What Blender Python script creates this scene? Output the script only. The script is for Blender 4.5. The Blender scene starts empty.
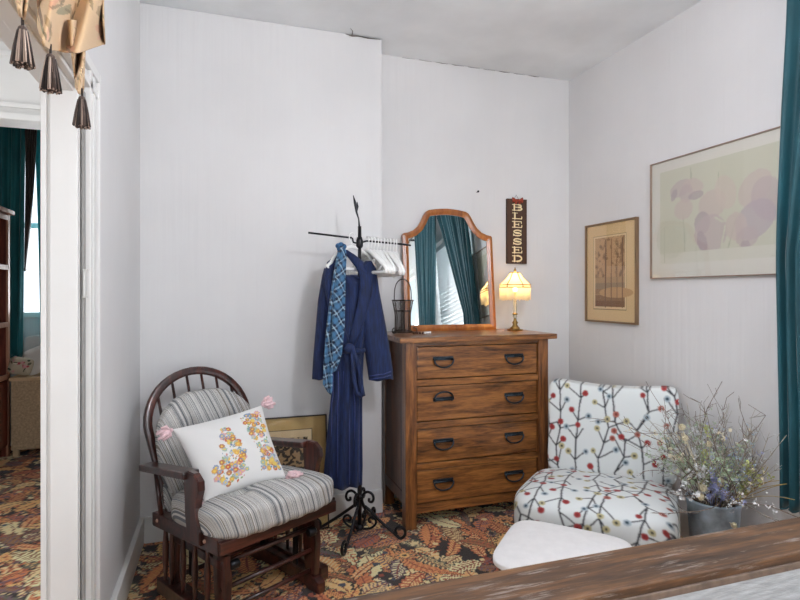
import bpy, bmesh, math, random
import numpy as np
from mathutils import Vector, Matrix, Euler
random.seed(7); rng = np.random.RandomState(5)
PI = math.pi
sc = bpy.context.scene
COL = sc.collection

# ---------------------------------------------------------------- camera, world, light
TH = math.atan(180/545)
CH = 1.35
cam = bpy.data.cameras.new('camera'); co = bpy.data.objects.new('camera', cam); COL.objects.link(co)
cam.sensor_width = 36; cam.lens = 545*36/800; cam.shift_y = -7/800; cam.clip_start = .02
co.location = (0, 0, CH); co.rotation_euler = (PI/2, 0, -TH)
sc.camera = co
sc.view_settings.view_transform = 'Standard'; sc.view_settings.look = 'None'
sc.view_settings.gamma = 1; sc.view_settings.use_curve_mapping = False
sc.view_settings.exposure = -0.12
w = bpy.data.worlds.new('world'); sc.world = w; w.use_nodes = True
bg = w.node_tree.nodes['Background']; bg.inputs[0].default_value = (.80, .90, 1, 1); bg.inputs[1].default_value = 2.0

def area(name, loc, rot, sx, sy, power, col):
    l = bpy.data.lights.new(name, 'AREA'); l.shape = 'RECTANGLE'; l.size = sx; l.size_y = sy; l.energy = power; l.color = col
    o = bpy.data.objects.new(name, l); COL.objects.link(o); o.location = loc; o.rotation_euler = rot; return o
# daylight at the windows; some unseen windows are added for fill
area('daylight_side_window', (2.95, 1.0, 1.7), (0, PI/2, 0), 1.9, 1.5, 80, (.95, .98, 1))
area('fill_light_right', (2.75, -1.05, 1.75), (0, PI/2+.35, 0), 1.7, 1.3, 40, (1, .985, .96))  # added light at an extra unseen window, gives directional light
area('daylight_front_window', (.7, -2.95, 1.35), (PI/2+.62, 0, 0), 2.6, 1.9, 76, (.96, .98, 1))
area('daylight_far_room_window', (-1.5, 6.1, 2.0), (-PI/2, 0, 0), 1.0, 1.7, 45, (.95, .98, 1))
area('daylight_far_room_side', (-2.35, 2.6, 1.6), (0, -PI/2, 0), 1.6, 1.6, 38, (1, .99, .97))
area('fill_light_doorway', (-2.35, -.5, 1.45), (0, -PI/2-.3, 0), 1.7, 2.4, 38, (1, .99, .97))  # added light through the opening, brightens the right wall

# ---------------------------------------------------------------- helpers
def lin(h):
    if isinstance(h, str):
        h = h.lstrip('#'); c = [int(h[i:i+2], 16)/255 for i in (0, 2, 4)]
    else: c = h
    return tuple(((x/12.92) if x <= .04045 else ((x+.055)/1.055)**2.4) for x in c)

def P(px, py, X=None, Y=None, z=None):
    a = (px-400)/545; v = (math.sin(TH)+a*math.cos(TH), math.cos(TH)-a*math.sin(TH), (293-py)/545)
    t = X/v[0] if X is not None else (Y/v[1] if Y is not None else (z-CH)/v[2])
    return Vector((v[0]*t, v[1]*t, CH+v[2]*t))

def mat(name, col, rough=.6, metal=0, noise=0, nscale=20, bump=0, bscale=200, stretch=(1, 1, 1), sheen=0, trans=0, emit=0, emitcol=None, coat=0, spec=.5):
    m = bpy.data.materials.new(name); m.use_nodes = True; nt = m.node_tree; b = nt.nodes['Principled BSDF']
    c = lin(col)
    b.inputs['Base Color'].default_value = (*c, 1); b.inputs['Roughness'].default_value = rough; b.inputs['Metallic'].default_value = metal
    b.inputs['Specular IOR Level'].default_value = spec
    if sheen: b.inputs['Sheen Weight'].default_value = sheen; b.inputs['Sheen Roughness'].default_value = .4
    if coat: b.inputs['Coat Weight'].default_value = coat
    tc = nt.nodes.new('ShaderNodeTexCoord'); mp = nt.nodes.new('ShaderNodeMapping'); mp.inputs['Scale'].default_value = stretch
    nt.links.new(tc.outputs['Object'], mp.inputs[0])
    n = nt.nodes.new('ShaderNodeTexNoise'); n.inputs['Scale'].default_value = nscale; n.inputs['Detail'].default_value = 5
    nt.links.new(mp.outputs[0], n.inputs['Vector'])
    r = nt.nodes.new('ShaderNodeValToRGB'); k = max(noise, .02)
    r.color_ramp.elements[0].position = .3; r.color_ramp.elements[1].position = .7
    r.color_ramp.elements[0].color = (*[x*(1-k) for x in c], 1); r.color_ramp.elements[1].color = (*[min(1, x*(1+k)) for x in c], 1)
    nt.links.new(n.outputs[0], r.inputs[0]); nt.links.new(r.outputs[0], b.inputs['Base Color'])
    if bump:
        n2 = nt.nodes.new('ShaderNodeTexNoise'); n2.inputs['Scale'].default_value = bscale; nt.links.new(mp.outputs[0], n2.inputs['Vector'])
        bp = nt.nodes.new('ShaderNodeBump'); bp.inputs['Strength'].default_value = bump; bp.inputs['Distance'].default_value = .01
        nt.links.new(n2.outputs[0], bp.inputs['Height']); nt.links.new(bp.outputs[0], b.inputs['Normal'])
    if emit:
        b.inputs['Emission Color'].default_value = (*lin(emitcol or col), 1); b.inputs['Emission Strength'].default_value = emit
    if trans: b.inputs['Transmission Weight'].default_value = trans
    return m

def vcmat(name, rough=.8, sheen=0, bump=0, bscale=400, coat=0, wear=0):
    m = bpy.data.materials.new(name); m.use_nodes = True; nt = m.node_tree; b = nt.nodes['Principled BSDF']
    a = nt.nodes.new('ShaderNodeAttribute'); a.attribute_name = 'pattern'
    src = a.outputs['Color']
    tc = nt.nodes.new('ShaderNodeTexCoord')
    n = nt.nodes.new('ShaderNodeTexNoise'); n.inputs['Scale'].default_value = bscale; nt.links.new(tc.outputs['Object'], n.inputs['Vector'])
    if wear:
        mx = nt.nodes.new('ShaderNodeMix'); mx.data_type = 'RGBA'; mx.blend_type = 'MULTIPLY'; mx.inputs[0].default_value = 1
        rr = nt.nodes.new('ShaderNodeValToRGB'); rr.color_ramp.elements[0].color = (1-wear,)*3+(1,); rr.color_ramp.elements[0].position = .3; rr.color_ramp.elements[1].position = .65
        nt.links.new(n.outputs[0], rr.inputs[0]); nt.links.new(src, mx.inputs[6]); nt.links.new(rr.outputs[0], mx.inputs[7]); src = mx.outputs[2]
    nt.links.new(src, b.inputs['Base Color']); b.inputs['Roughness'].default_value = rough
    if sheen: b.inputs['Sheen Weight'].default_value = sheen
    if coat: b.inputs['Coat Weight'].default_value = coat
    if bump:
        bp = nt.nodes.new('ShaderNodeBump'); bp.inputs['Strength'].default_value = bump; bp.inputs['Distance'].default_value = .01
        nt.links.new(n.outputs[0], bp.inputs['Height']); nt.links.new(bp.outputs[0], b.inputs['Normal'])
    return m

def wood(name, dark, mid, light, axis='x', scale=1.0, rough=.4, coat=.2, wear=None):
    m = bpy.data.materials.new(name); m.use_nodes = True; nt = m.node_tree; b = nt.nodes['Principled BSDF']
    tc = nt.nodes.new('ShaderNodeTexCoord'); mp = nt.nodes.new('ShaderNodeMapping')
    s = {'x': (1.6, 16, 16), 'y': (16, 1.6, 16), 'z': (16, 16, 1.6)}[axis]; mp.inputs['Scale'].default_value = tuple(q*scale for q in s)
    nt.links.new(tc.outputs['Object'], mp.inputs[0])
    n = nt.nodes.new('ShaderNodeTexNoise'); n.inputs['Scale'].default_value = 1.2; n.inputs['Detail'].default_value = 7; n.inputs['Roughness'].default_value = .6; n.inputs['Distortion'].default_value = .55
    nt.links.new(mp.outputs[0], n.inputs['Vector'])
    n2 = nt.nodes.new('ShaderNodeTexNoise'); n2.inputs['Scale'].default_value = 7; n2.inputs['Detail'].default_value = 4; nt.links.new(mp.outputs[0], n2.inputs['Vector'])
    ad = nt.nodes.new('ShaderNodeMath'); ad.operation = 'MULTIPLY_ADD'; ad.inputs[1].default_value = .3; nt.links.new(n2.outputs[0], ad.inputs[0]); nt.links.new(n.outputs[0], ad.inputs[2])
    r = nt.nodes.new('ShaderNodeValToRGB'); e = r.color_ramp.elements
    e[0].position = .44; e[0].color = (*lin(dark), 1); e[1].position = .90; e[1].color = (*lin(light), 1)
    k = e.new(.64); k.color = (*lin(mid), 1)
    nt.links.new(ad.outputs[0], r.inputs[0]); src = r.outputs[0]
    if wear:
        n3 = nt.nodes.new('ShaderNodeTexNoise'); n3.inputs['Scale'].default_value = 1.6; n3.inputs['Detail'].default_value = 9; n3.inputs['Roughness'].default_value = .75
        nt.links.new(mp.outputs[0], n3.inputs['Vector'])
        r3 = nt.nodes.new('ShaderNodeValToRGB'); r3.color_ramp.elements[0].position = .55; r3.color_ramp.elements[1].position = .64
        nt.links.new(n3.outputs[0], r3.inputs[0])
        mx = nt.nodes.new('ShaderNodeMix'); mx.data_type = 'RGBA'; nt.links.new(r3.outputs[0], mx.inputs[0]); nt.links.new(src, mx.inputs[6]); mx.inputs[7].default_value = (*lin(wear), 1)
        src = mx.outputs[2]
    nt.links.new(src, b.inputs['Base Color']); b.inputs['Roughness'].default_value = rough; b.inputs['Coat Weight'].default_value = coat
    b.inputs['Coat Roughness'].default_value = .25
    bp = nt.nodes.new('ShaderNodeBump'); bp.inputs['Strength'].default_value = .15; bp.inputs['Distance'].default_value = .003
    nt.links.new(ad.outputs[0], bp.inputs['Height']); nt.links.new(bp.outputs[0], b.inputs['Normal'])
    return m

def obj(name, bm, m, parent=None, smooth=False, loc=None, rot=None):
    me = bpy.data.meshes.new(name)
    if isinstance(bm, bmesh.types.BMesh): bm.to_mesh(me); bm.free()
    else: me.from_pydata(bm[0], [], bm[1]); me.update()
    for mm in (m if isinstance(m, (list, tuple)) else [m]): me.materials.append(mm)
    if smooth: me.shade_smooth()
    o = bpy.data.objects.new(name, me); COL.objects.link(o)
    if parent: o.parent = parent
    if loc is not None: o.location = loc
    if rot is not None: o.rotation_euler = rot
    return o
def tag(o, label, cat, group=None, kind=None):
    o['label'] = label; o['category'] = cat
    if group: o['group'] = group
    if kind: o['kind'] = kind
    return o
def thing(name, label, cat, loc=(0, 0, 0), rotz=0, group=None):
    o = bpy.data.objects.new(name, None); COL.objects.link(o); o.location = loc; o.rotation_euler = (0, 0, rotz); o.empty_display_size = .05
    return tag(o, label, cat, group)
def struct(name, bm, m, smooth=False):
    o = obj(name, bm, m, None, smooth); o['kind'] = 'structure'; return o

def box(bm, x0, x1, y0, y1, z0, z1, bev=0, M=None, mi=0):
    vs = [bm.verts.new((x, y, z)) for z in (z0, z1) for y in (y0, y1) for x in (x0, x1)]
    fs = [(0, 2, 3, 1), (4, 5, 7, 6), (0, 1, 5, 4), (2, 6, 7, 3), (0, 4, 6, 2), (1, 3, 7, 5)]
    F = [bm.faces.new([vs[i] for i in f]) for f in fs]
    for f in F: f.material_index = mi
    if bev:
        r = bmesh.ops.bevel(bm, geom=list({e for f in F for e in f.edges}), offset=bev, segments=2, affect='EDGES', profile=.6)
        vs = list({v for f in r['faces'] for v in f.verts} | {v for v in vs if v.is_valid})
    if M is not None: bmesh.ops.transform(bm, matrix=M, verts=[v for v in vs if v.is_valid])
    return bm
def B(*a, **k):
    bm = bmesh.new(); box(bm, *a, **k); return bm

def tube(bm, pts, r, n=8, mi=0, cap=True):
    pts = [Vector(p) for p in pts]; N = len(pts); rs = r if isinstance(r, (list, tuple)) else [r]*N
    t0 = (pts[1]-pts[0]).normalized(); up = Vector((0, 0, 1)) if abs(t0.z) < .9 else Vector((0, 1, 0))
    u = t0.cross(up).normalized(); rings = []
    for i, p in enumerate(pts):
        t = (pts[min(i+1, N-1)]-pts[max(i-1, 0)])
        t = t.normalized() if t.length > 1e-9 else t0
        u = (u-t*u.dot(t))
        u = u.normalized() if u.length > 1e-6 else t.orthogonal().normalized()
        v = t.cross(u)
        rings.append([bm.verts.new(p+(u*math.cos(2*PI*k/n)+v*math.sin(2*PI*k/n))*rs[i]) for k in range(n)])
    for a, b in zip(rings, rings[1:]):
        for k in range(n):
            f = bm.faces.new((a[k], a[(k+1) % n], b[(k+1) % n], b[k])); f.material_index = mi; f.smooth = True
    if cap:
        f = bm.faces.new(rings[0][::-1]); f.material_index = mi
        f = bm.faces.new(rings[-1]); f.material_index = mi
    return bm
def sm(pts, k=5):
    pts = [Vector(p) for p in pts]; out = []
    for i in range(len(pts)-1):
        p0, p1, p2, p3 = pts[max(i-1, 0)], pts[i], pts[i+1], pts[min(i+2, len(pts)-1)]
        for j in range(k):
            t = j/k; out.append(.5*((2*p1)+(p2-p0)*t+(2*p0-5*p1+4*p2-p3)*t*t+(3*p1-p0-3*p2+p3)*t**3))
    return out+[pts[-1]]
def lathe(bm, prof, n=24, c=(0, 0, 0), mi=0, cap=True):
    rings = [[bm.verts.new((c[0]+r*math.cos(2*PI*k/n), c[1]+r*math.sin(2*PI*k/n), c[2]+z)) for k in range(n)] for r, z in prof]
    for a, b in zip(rings, rings[1:]):
        for k in range(n):
            f = bm.faces.new((a[k], a[(k+1) % n], b[(k+1) % n], b[k])); f.material_index = mi; f.smooth = True
    if cap:
        f = bm.faces.new(rings[0][::-1]); f.material_index = mi
        f = bm.faces.new(rings[-1]); f.material_index = mi
    return bm
def prism(bm, pts, d, M=None, bev=0):
    """outline pts in (x,z), extruded in y from 0 to d"""
    a = [bm.verts.new((x, 0, z)) for x, z in pts]; b = [bm.verts.new((x, d, z)) for x, z in pts]; n = len(pts)
    fs = [bm.faces.new(a), bm.faces.new(b[::-1])]
    for i in range(n): bm.faces.new((a[i], b[i], b[(i+1) % n], a[(i+1) % n]))
    vs = a+b
    if bev:
        r = bmesh.ops.bevel(bm, geom=[e for f in fs for e in f.edges], offset=bev, segments=2, affect='EDGES')
        vs = list({v for f in r['faces'] for v in f.verts} | {v for v in vs if v.is_valid})
    if M is not None: bmesh.ops.transform(bm, matrix=M, verts=[v for v in vs if v.is_valid])
    bmesh.ops.recalc_face_normals(bm, faces=bm.faces)
    return bm
def loft(rings, cap=True):
    bm = bmesh.new(); R = [[bm.verts.new(p) for p in r] for r in rings]; n = len(R[0])
    for a, b in zip(R, R[1:]):
        for k in range(n): f = bm.faces.new((a[k], a[(k+1) % n], b[(k+1) % n], b[k])); f.smooth = True
    if cap: bm.faces.new(R[0][::-1]); bm.faces.new(R[-1])
    bmesh.ops.recalc_face_normals(bm, faces=bm.faces)
    return bm
def grid(V, C, name, m, parent=None, smooth=True, loc=None, rot=None, solid=0):
    """V, C: arrays (nu,nv,3)"""
    nu, nv = V.shape[:2]; me = bpy.data.meshes.new(name)
    idx = np.arange(nu*nv).reshape(nu, nv)
    F = np.stack([idx[:-1, :-1], idx[1:, :-1], idx[1:, 1:], idx[:-1, 1:]], -1).reshape(-1, 4)
    return raw(V.reshape(-1, 3), F, None if C is None else C.reshape(-1, 3), name, m, parent, smooth, loc, rot, solid)
def raw(V, F, C, name, m, parent=None, smooth=True, loc=None, rot=None, solid=0):
    me = bpy.data.meshes.new(name)
    me.vertices.add(len(V)); me.vertices.foreach_set('co', np.asarray(V, np.float32).ravel())
    me.loops.add(F.size); me.loops.foreach_set('vertex_index', F.ravel().astype(np.int32))
    me.polygons.add(len(F)); me.polygons.foreach_set('loop_start', np.arange(0, F.size, 4, dtype=np.int32)); me.polygons.foreach_set('loop_total', np.full(len(F), 4, np.int32))
    me.update(calc_edges=True); me.validate()
    if C is not None:
        at = me.color_attributes.new('pattern', 'FLOAT_COLOR', 'POINT'); at.data.foreach_set('color', np.concatenate([C, np.ones((len(C), 1))], 1).astype(np.float32).ravel())
    for mm in (m if isinstance(m, (list, tuple)) else [m]): me.materials.append(mm)
    if smooth: me.shade_smooth()
    o = bpy.data.objects.new(name, me); COL.objects.link(o)
    if parent: o.parent = parent
    if loc is not None: o.location = loc
    if rot is not None: o.rotation_euler = rot
    if solid: s = o.modifiers.new('thickness', 'SOLIDIFY'); s.thickness = solid; s.offset = 0
    return o
def rbox(n, p=5.0):
    """rounded unit box surface: welded verts in [-1,1]^3 and quads"""
    t = np.linspace(-1, 1, n); a, b = np.meshgrid(t, t, indexing='ij'); o = np.ones_like(a); Vs = []; Fs = []; off = 0
    idx = np.arange(n*n).reshape(n, n); Q = np.stack([idx[:-1, :-1], idx[1:, :-1], idx[1:, 1:], idx[:-1, 1:]], -1).reshape(-1, 4)
    for s, f in ((1, (a, b, o)), (-1, (b, a, -o)), (1, (o, a, b)), (-1, (-o, b, a)), (1, (b, o, a)), (-1, (a, -o, b))):
        Vs.append(np.stack(f, -1).reshape(-1, 3)); Fs.append(Q+off); off += n*n
    V = np.concatenate(Vs); F = np.concatenate(Fs)
    key = np.round(V*100000).astype(np.int64); _, first, inv = np.unique(key, axis=0, return_index=True, return_inverse=True)
    V = V[first]; F = np.asarray(inv).ravel()[F]
    nrm = (np.abs(V)**p).sum(1)**(1/p); return V/nrm[:, None], F

class Canvas:
    def __init__(s, w, h, res, bg):
        s.w, s.h, s.res = w, h, res; s.nx, s.ny = int(w/res), int(h/res)
        s.a = np.empty((s.nx, s.ny, 3)); s.a[:] = lin(bg)
        s.x, s.y = np.meshgrid((np.arange(s.nx)+.5)*res, (np.arange(s.ny)+.5)*res, indexing='ij')
    def put(s, mask, col, al=1.0):
        c = np.array(lin(col)); s.a[mask] = s.a[mask]*(1-al)+c*al
    def ell(s, cx, cy, rx, ry, col, ang=0, al=1.0):
        dx, dy = s.x-cx, s.y-cy; c, n = math.cos(ang), math.sin(ang); s.put(((dx*c+dy*n)/rx)**2+((-dx*n+dy*c)/ry)**2 < 1, col, al)
    def line(s, x0, y0, x1, y1, w, col, al=1.0):
        dx, dy = x1-x0, y1-y0; L = dx*dx+dy*dy+1e-12; t = np.clip(((s.x-x0)*dx+(s.y-y0)*dy)/L, 0, 1)
        s.put(np.hypot(s.x-x0-t*dx, s.y-y0-t*dy) < w/2, col, al)
    def rect(s, x0, x1, y0, y1, col, al=1.0): s.put((s.x > x0) & (s.x < x1) & (s.y > y0) & (s.y < y1), col, al)
    def blur(s):
        a = s.a; s.a = (a*2+np.roll(a, 1, 0)+np.roll(a, -1, 0)+np.roll(a, 1, 1)+np.roll(a, -1, 1))/6
    def get(s, u, v):
        return s.a[np.floor(u/s.res).astype(int) % s.nx, np.floor(v/s.res).astype(int) % s.ny]

def copy_tree(o, parent=None):
    c = o.copy(); COL.objects.link(c); c.parent = parent
    for ch in [x for x in COL.objects if x.parent == o]: copy_tree(ch, c)
    return c

# ---------------------------------------------------------------- materials
def wallmat(name, col, strip=True, patch=.04):
    m = mat(name, col, .75, noise=patch, nscale=1.6); nt = m.node_tree; b = nt.nodes['Principled BSDF']
    tc = nt.nodes.new('ShaderNodeTexCoord')
    n = nt.nodes.new('ShaderNodeTexNoise'); n.inputs['Scale'].default_value = 9; n.inputs['Detail'].default_value = 6
    mp = nt.nodes.new('ShaderNodeMapping'); mp.inputs['Scale'].default_value = (3.2, 3.2, .12) if strip else (.6, .6, .6)
    nt.links.new(tc.outputs['Object'], mp.inputs[0]); nt.links.new(mp.outputs[0], n.inputs['Vector'])
    bp = nt.nodes.new('ShaderNodeBump'); bp.inputs['Strength'].default_value = .22; bp.inputs['Distance'].default_value = .012
    nt.links.new(n.outputs[0], bp.inputs['Height']); nt.links.new(bp.outputs[0], b.inputs['Normal']); return m
WALL = wallmat('painted_wall', '#dbdada')
CEIL = wallmat('plaster_ceiling', '#e6e9eb', False, .12)
TRIM = mat('white_gloss_trim', '#dddcda', .4, noise=.03, nscale=3)
TRIMD = mat('trim_groove', '#8d8c8a', .6)
GLASSP = bpy.data.materials.new('thin_glass'); GLASSP.use_nodes = True
nt = GLASSP.node_tree; nt.nodes.clear(); out = nt.nodes.new('ShaderNodeOutputMaterial'); tr = nt.nodes.new('ShaderNodeBsdfTransparent'); gl = nt.nodes.new('ShaderNodeBsdfGlossy'); gl.inputs['Roughness'].default_value = .02
mx = nt.nodes.new('ShaderNodeMixShader'); lw = nt.nodes.new('ShaderNodeLayerWeight'); lw.inputs[0].default_value = .5; pw = nt.nodes.new('ShaderNodeMath'); pw.operation = 'POWER'; pw.inputs[1].default_value = 5; fr = nt.nodes.new('ShaderNodeMath'); fr.operation = 'MULTIPLY_ADD'; fr.inputs[1].default_value = .8; fr.inputs[2].default_value = .035; nt.links.new(lw.outputs['Facing'], pw.inputs[0]); nt.links.new(pw.outputs[0], fr.inputs[0])
nt.links.new(fr.outputs[0], mx.inputs[0]); nt.links.new(tr.outputs[0], mx.inputs[1]); nt.links.new(gl.outputs[0], mx.inputs[2]); nt.links.new(mx.outputs[0], out.inputs[0])

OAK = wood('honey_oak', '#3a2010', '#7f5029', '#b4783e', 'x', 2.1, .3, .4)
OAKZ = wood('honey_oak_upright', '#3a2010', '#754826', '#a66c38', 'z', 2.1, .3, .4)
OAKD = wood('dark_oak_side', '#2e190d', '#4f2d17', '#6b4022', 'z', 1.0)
CHERRY = wood('dark_cherry', '#170a07', '#361813', '#633024', 'x', 1.2, .28, .6)
CHERRYZ = wood('dark_cherry_upright', '#170a07', '#361813', '#633024', 'z', 1.2, .28, .6)
IRON = mat('black_wrought_iron', '#222226', .32, .6, noise=.2)
DKIRON = mat('pewter_pull', '#39434c', .35, .85, noise=.25, nscale=60)
TEAL = mat('teal_velvet', '#04434d', .65, noise=.22, nscale=14, stretch=(1, 1, .3), sheen=.5)
TEAL2 = mat('green_teal_velvet', '#0b6268', .7, noise=.2, nscale=14, stretch=(1, 1, .3), sheen=.3)
TEALB = mat('bright_teal_fabric', '#1a9aa6', .8, noise=.15, sheen=.2)
NAVY = mat('navy_velour', '#0d2049', .8, noise=.55, nscale=26, stretch=(5, 5, .5), sheen=.08, bump=.3, bscale=120)
WPLAST = mat('white_plastic', '#eeeeec', .35)
BRASS = mat('aged_brass', '#9c7f4a', .3, .9, noise=.15)
VC_FAB = vcmat('patterned_fabric', .9, .1, .12, 500)
VC_PRINT = vcmat('printed_paper', .8)

# ---------------------------------------------------------------- floor carpet (patterned pile)
T = 1.4; cv = Canvas(T, T, .004, '#2f2623')
pal = ['#d0914a', '#c47038', '#e0b172', '#96482c', '#b0592f', '#e8c894', '#7a584a', '#6a5058', '#cc8446', '#5a5848', '#dca65c', '#8a6038', '#e3b981']
def wrap(d): return (d+T/2) % T-T/2
def leaf(cx, cy, L, W, ang, c1, c2, curve):
    dx, dy = wrap(cv.x-cx), wrap(cv.y-cy); u = (dx*math.cos(ang)+dy*math.sin(ang))/L; v = (-dx*math.sin(ang)+dy*math.cos(ang))-curve*u*u*L
    k = np.sin(np.clip(u, 0, 1)*PI)**.65*W*(1+.16*np.cos(u*L*190)); ok = (u > 0) & (u < 1)
    cv.put(ok & (np.abs(v) < k+.006), '#241d1b')
    cv.put(ok & (np.abs(v) < k), c1)
    cv.put(ok & (np.abs(v) < k*.8) & (np.sin((u*L-np.abs(v)*.7)*300) > .25), c2)
    cv.put(ok & (np.abs(v) < .0035), '#7a2d1a')
def rosette(cx, cy, R, c1, c2, c3, k=7):
    dx, dy = wrap(cv.x-cx), wrap(cv.y-cy); r = np.hypot(dx, dy); a = np.arctan2(dy, dx); e = R*(.8+.2*np.cos(k*a))
    cv.put(r < e+.007, '#1d1716'); cv.put(r < e, c1); cv.put((r < e*.85) & (np.cos(a*k*3) > .2) & (r > R*.3), c2); cv.put(r < R*.33, c3); cv.put(r < R*.15, '#2a201d')
for i in range(270):
    c1, c2 = rng.choice(pal, 2, replace=False)
    leaf(rng.rand()*T, rng.rand()*T, .11+.20*rng.rand(), .024+.042*rng.rand(), rng.rand()*6.28, c1, c2, rng.uniform(-2, 2)*.5)
    if i % 6 == 0: rosette(rng.rand()*T, rng.rand()*T, .035+.045*rng.rand(), *rng.choice(pal, 3, replace=False), k=rng.randint(5, 10))
    if i % 3 == 0:
        for q in range(4): cvx, cvy = rng.rand(2)*T; cv.put(np.hypot(wrap(cv.x-cvx), wrap(cv.y-cvy)) < .006+.012*rng.rand(), rng.choice(['#e0bd84', '#3a4250', '#8c3c22', '#2f2623']))
def desat(a): return np.minimum(.9, (a*.86+.14*a.mean(-1, keepdims=True))*1.45)
Vs, Fs, Cs, off = [], [], [], 0
for (x0, x1, y0, y1, st) in ((-.41, 2.5, 1.55, 3.6, .006), (-.41, 2.5, -2.7, 1.55, .03), (-2.3, -.41, 1.9, 5.8, .011), (-2.3, -.41, -2.7, 1.9, .05)):
    nx, ny = int((x1-x0)/st)+1, int((y1-y0)/st)+1
    X, Y = np.meshgrid(np.linspace(x0, x1, nx), np.linspace(y0, y1, ny), indexing='ij')
    Vs.append(np.stack([X, Y, 0*X], -1).reshape(-1, 3)); Cs.append(desat(cv.get(X*1.0+4.2, Y*1.0+4.2)).reshape(-1, 3))
    idx = np.arange(nx*ny).reshape(nx, ny); Fs.append(np.stack([idx[:-1, :-1], idx[1:, :-1], idx[1:, 1:], idx[:-1, 1:]], -1).reshape(-1, 4)+off); off += nx*ny
CARPET = vcmat('victorian_carpet', .95, .1, .5, 260, wear=.1)
fl = raw(np.concatenate(Vs), np.concatenate(Fs), np.concatenate(Cs), 'floor', CARPET, smooth=False); fl['kind'] = 'structure'

# ---------------------------------------------------------------- room shell
H = 2.92
struct('ceiling', B(-2.4, 2.6, -2.8, 5.8, H, H+.08), CEIL)
# recess wall and chimney breast
struct('wall_back', B(.95, 2.60, 3.44, 3.56, 0, H), WALL)
struct('wall_back_left', B(-.54, .95, 3.235, 3.56, 0, H, .006), WALL)
def wall_holes(x0, x1, Y0, Y1, holes, axis):
    """wall slab thickness x0..x1 spanning Y0..Y1 with holes (a,b,z0,z1); axis 'x' = slab normal X, 'y' = slab normal Y"""
    bm = bmesh.new(); cuts = sorted({Y0, Y1, *[h[0] for h in holes], *[h[1] for h in holes]})
    for a, b in zip(cuts, cuts[1:]):
        hs = [h for h in holes if h[0] <= a and h[1] >= b]
        segs = [(0, H)] if not hs else [(0, hs[0][2]), (hs[0][3], H)]
        for s, e in segs:
            if e-s > 1e-4:
                if axis == 'x': box(bm, x0, x1, a, b, s, e)
                else: box(bm, a, b, x0, x1, s, e)
    bmesh.ops.remove_doubles(bm, verts=bm.verts, dist=1e-5); return bm
struct('wall_right', wall_holes(2.455, 2.60, -2.8, 3.56, [(.35, 1.62, .80, 2.55), (-1.7, -.4, .80, 2.5)], 'x'), WALL)
struct('wall_left', wall_holes(-.522, -.41, -2.8, 3.235, [(-2.2, 1.95, 0, 2.0)], 'x'), WALL)  # opening stretched out of view so the added side light passes
struct('wall_front', wall_holes(-2.8, -2.66, -2.4, 2.6, [(-.5, 1.9, .75, 2.6)], 'y'), WALL)
struct('wall_far', wall_holes(5.65, 5.78, -2.3, -.54, [(-1.85, -1.2, 1.18, 2.72)], 'y'), WALL)
struct('wall_far_left', wall_holes(-2.12, -1.99, -2.8, 5.78, [(1.9, 3.1, .8, 2.4), (-1.7, .7, .7, 2.5)], 'x'), WALL)
struct('wall_far_right', B(-.54, -.41, 3.56, 5.78, 0, H), WALL)
# panelled header between the two far rooms
bm = bmesh.new()
box(bm, -1.99, -.54, 3.28, 3.42, 2.235, H)
for x0, x1 in ((-1.9, -1.28), (-1.22, -.60)):
    for (a, b, c, e) in ((x0, x1, 2.30, 2.325), (x0, x1, 2.56, 2.585), (x0, x0+.025, 2.30, 2.585), (x1-.025, x1, 2.30, 2.585)): box(bm, a, b, 3.262, 3.281, c, e, .005)
box(bm, -1.99, -.54, 3.255, 3.281, 2.235, 2.27, .006); box(bm, -1.99, -.54, 3.24, 3.281, 2.63, 2.67, .008); box(bm, -1.99, -.54, 3.26, 3.281, 2.26, 2.275, .004)
struct('trim_header', bm, TRIM)
# casing of the doorway: jamb face, mouldings
bm = bmesh.new()
box(bm, -.519, -.415, 1.93, 1.955, 0, 2.0, .003)
box(bm, -.495, -.418, 1.918, 1.935, 0, 2.0, .004)
box(bm, -.521, -.505, 1.924, 1.94, 0, 2.0, .003)
box(bm, -.522, -.41, -2.2, 1.955, 1.985, 2.0, .003)
box(bm, -.475, -.43, -2.2, 1.92, 1.975, 1.99, .003)
struct('trim_1', bm, TRIM)
bm = bmesh.new()                    # room-side casing with reeded profile
for y0, y1, p in ((1.945, 1.975, .022), (1.978, 1.998, .012), (2.001, 2.030, .020), (2.033, 2.055, .010), (2.058, 2.085, .026)):
    box(bm, -.412, -.41+p, y0, y1, 0, 2.09, .004)
for z0, z1, p in ((2.0, 2.03, .022), (2.033, 2.053, .012), (2.056, 2.09, .024)):
    box(bm, -.412, -.41+p, -2.2, 2.085, z0, z1, .004)
struct('trim_2', bm, TRIM)
# sliding door edge sunk in the jamb
d = struct('door_1', B(-.410, -.402, 1.925, 1.942, 0.01, 1.98, .001), TRIMD)
lt = bmesh.new(); box(lt, -.404, -.398, 1.919, 1.931, 1.34, 1.42, .001); box(lt, -.4045, -.3935, 1.914, 1.932, 1.335, 1.34, .001); box(lt, -.4045, -.3935, 1.914, 1.932, 1.42, 1.425, .001)
obj('latch', lt, mat('nickel_latch', '#c9c9c6', .35, .6), d)
# baseboards
def bb(name, x0, x1, y0, y1, h=.15):
    bm = bmesh.new(); box(bm, x0, x1, y0, y1, 0, h, .006); struct(name, bm, TRIM)
bb('baseboard_left', -.412, -.388, 2.09, 3.235, .14)
bb('baseboard_back_left', -.388, .95, 3.212, 3.237, .14)
bb('baseboard_back', .95, 2.455, 3.416, 3.441, .14)
bb('baseboard_right', 2.43, 2.456, -2.6, 3.416, .14)
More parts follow.
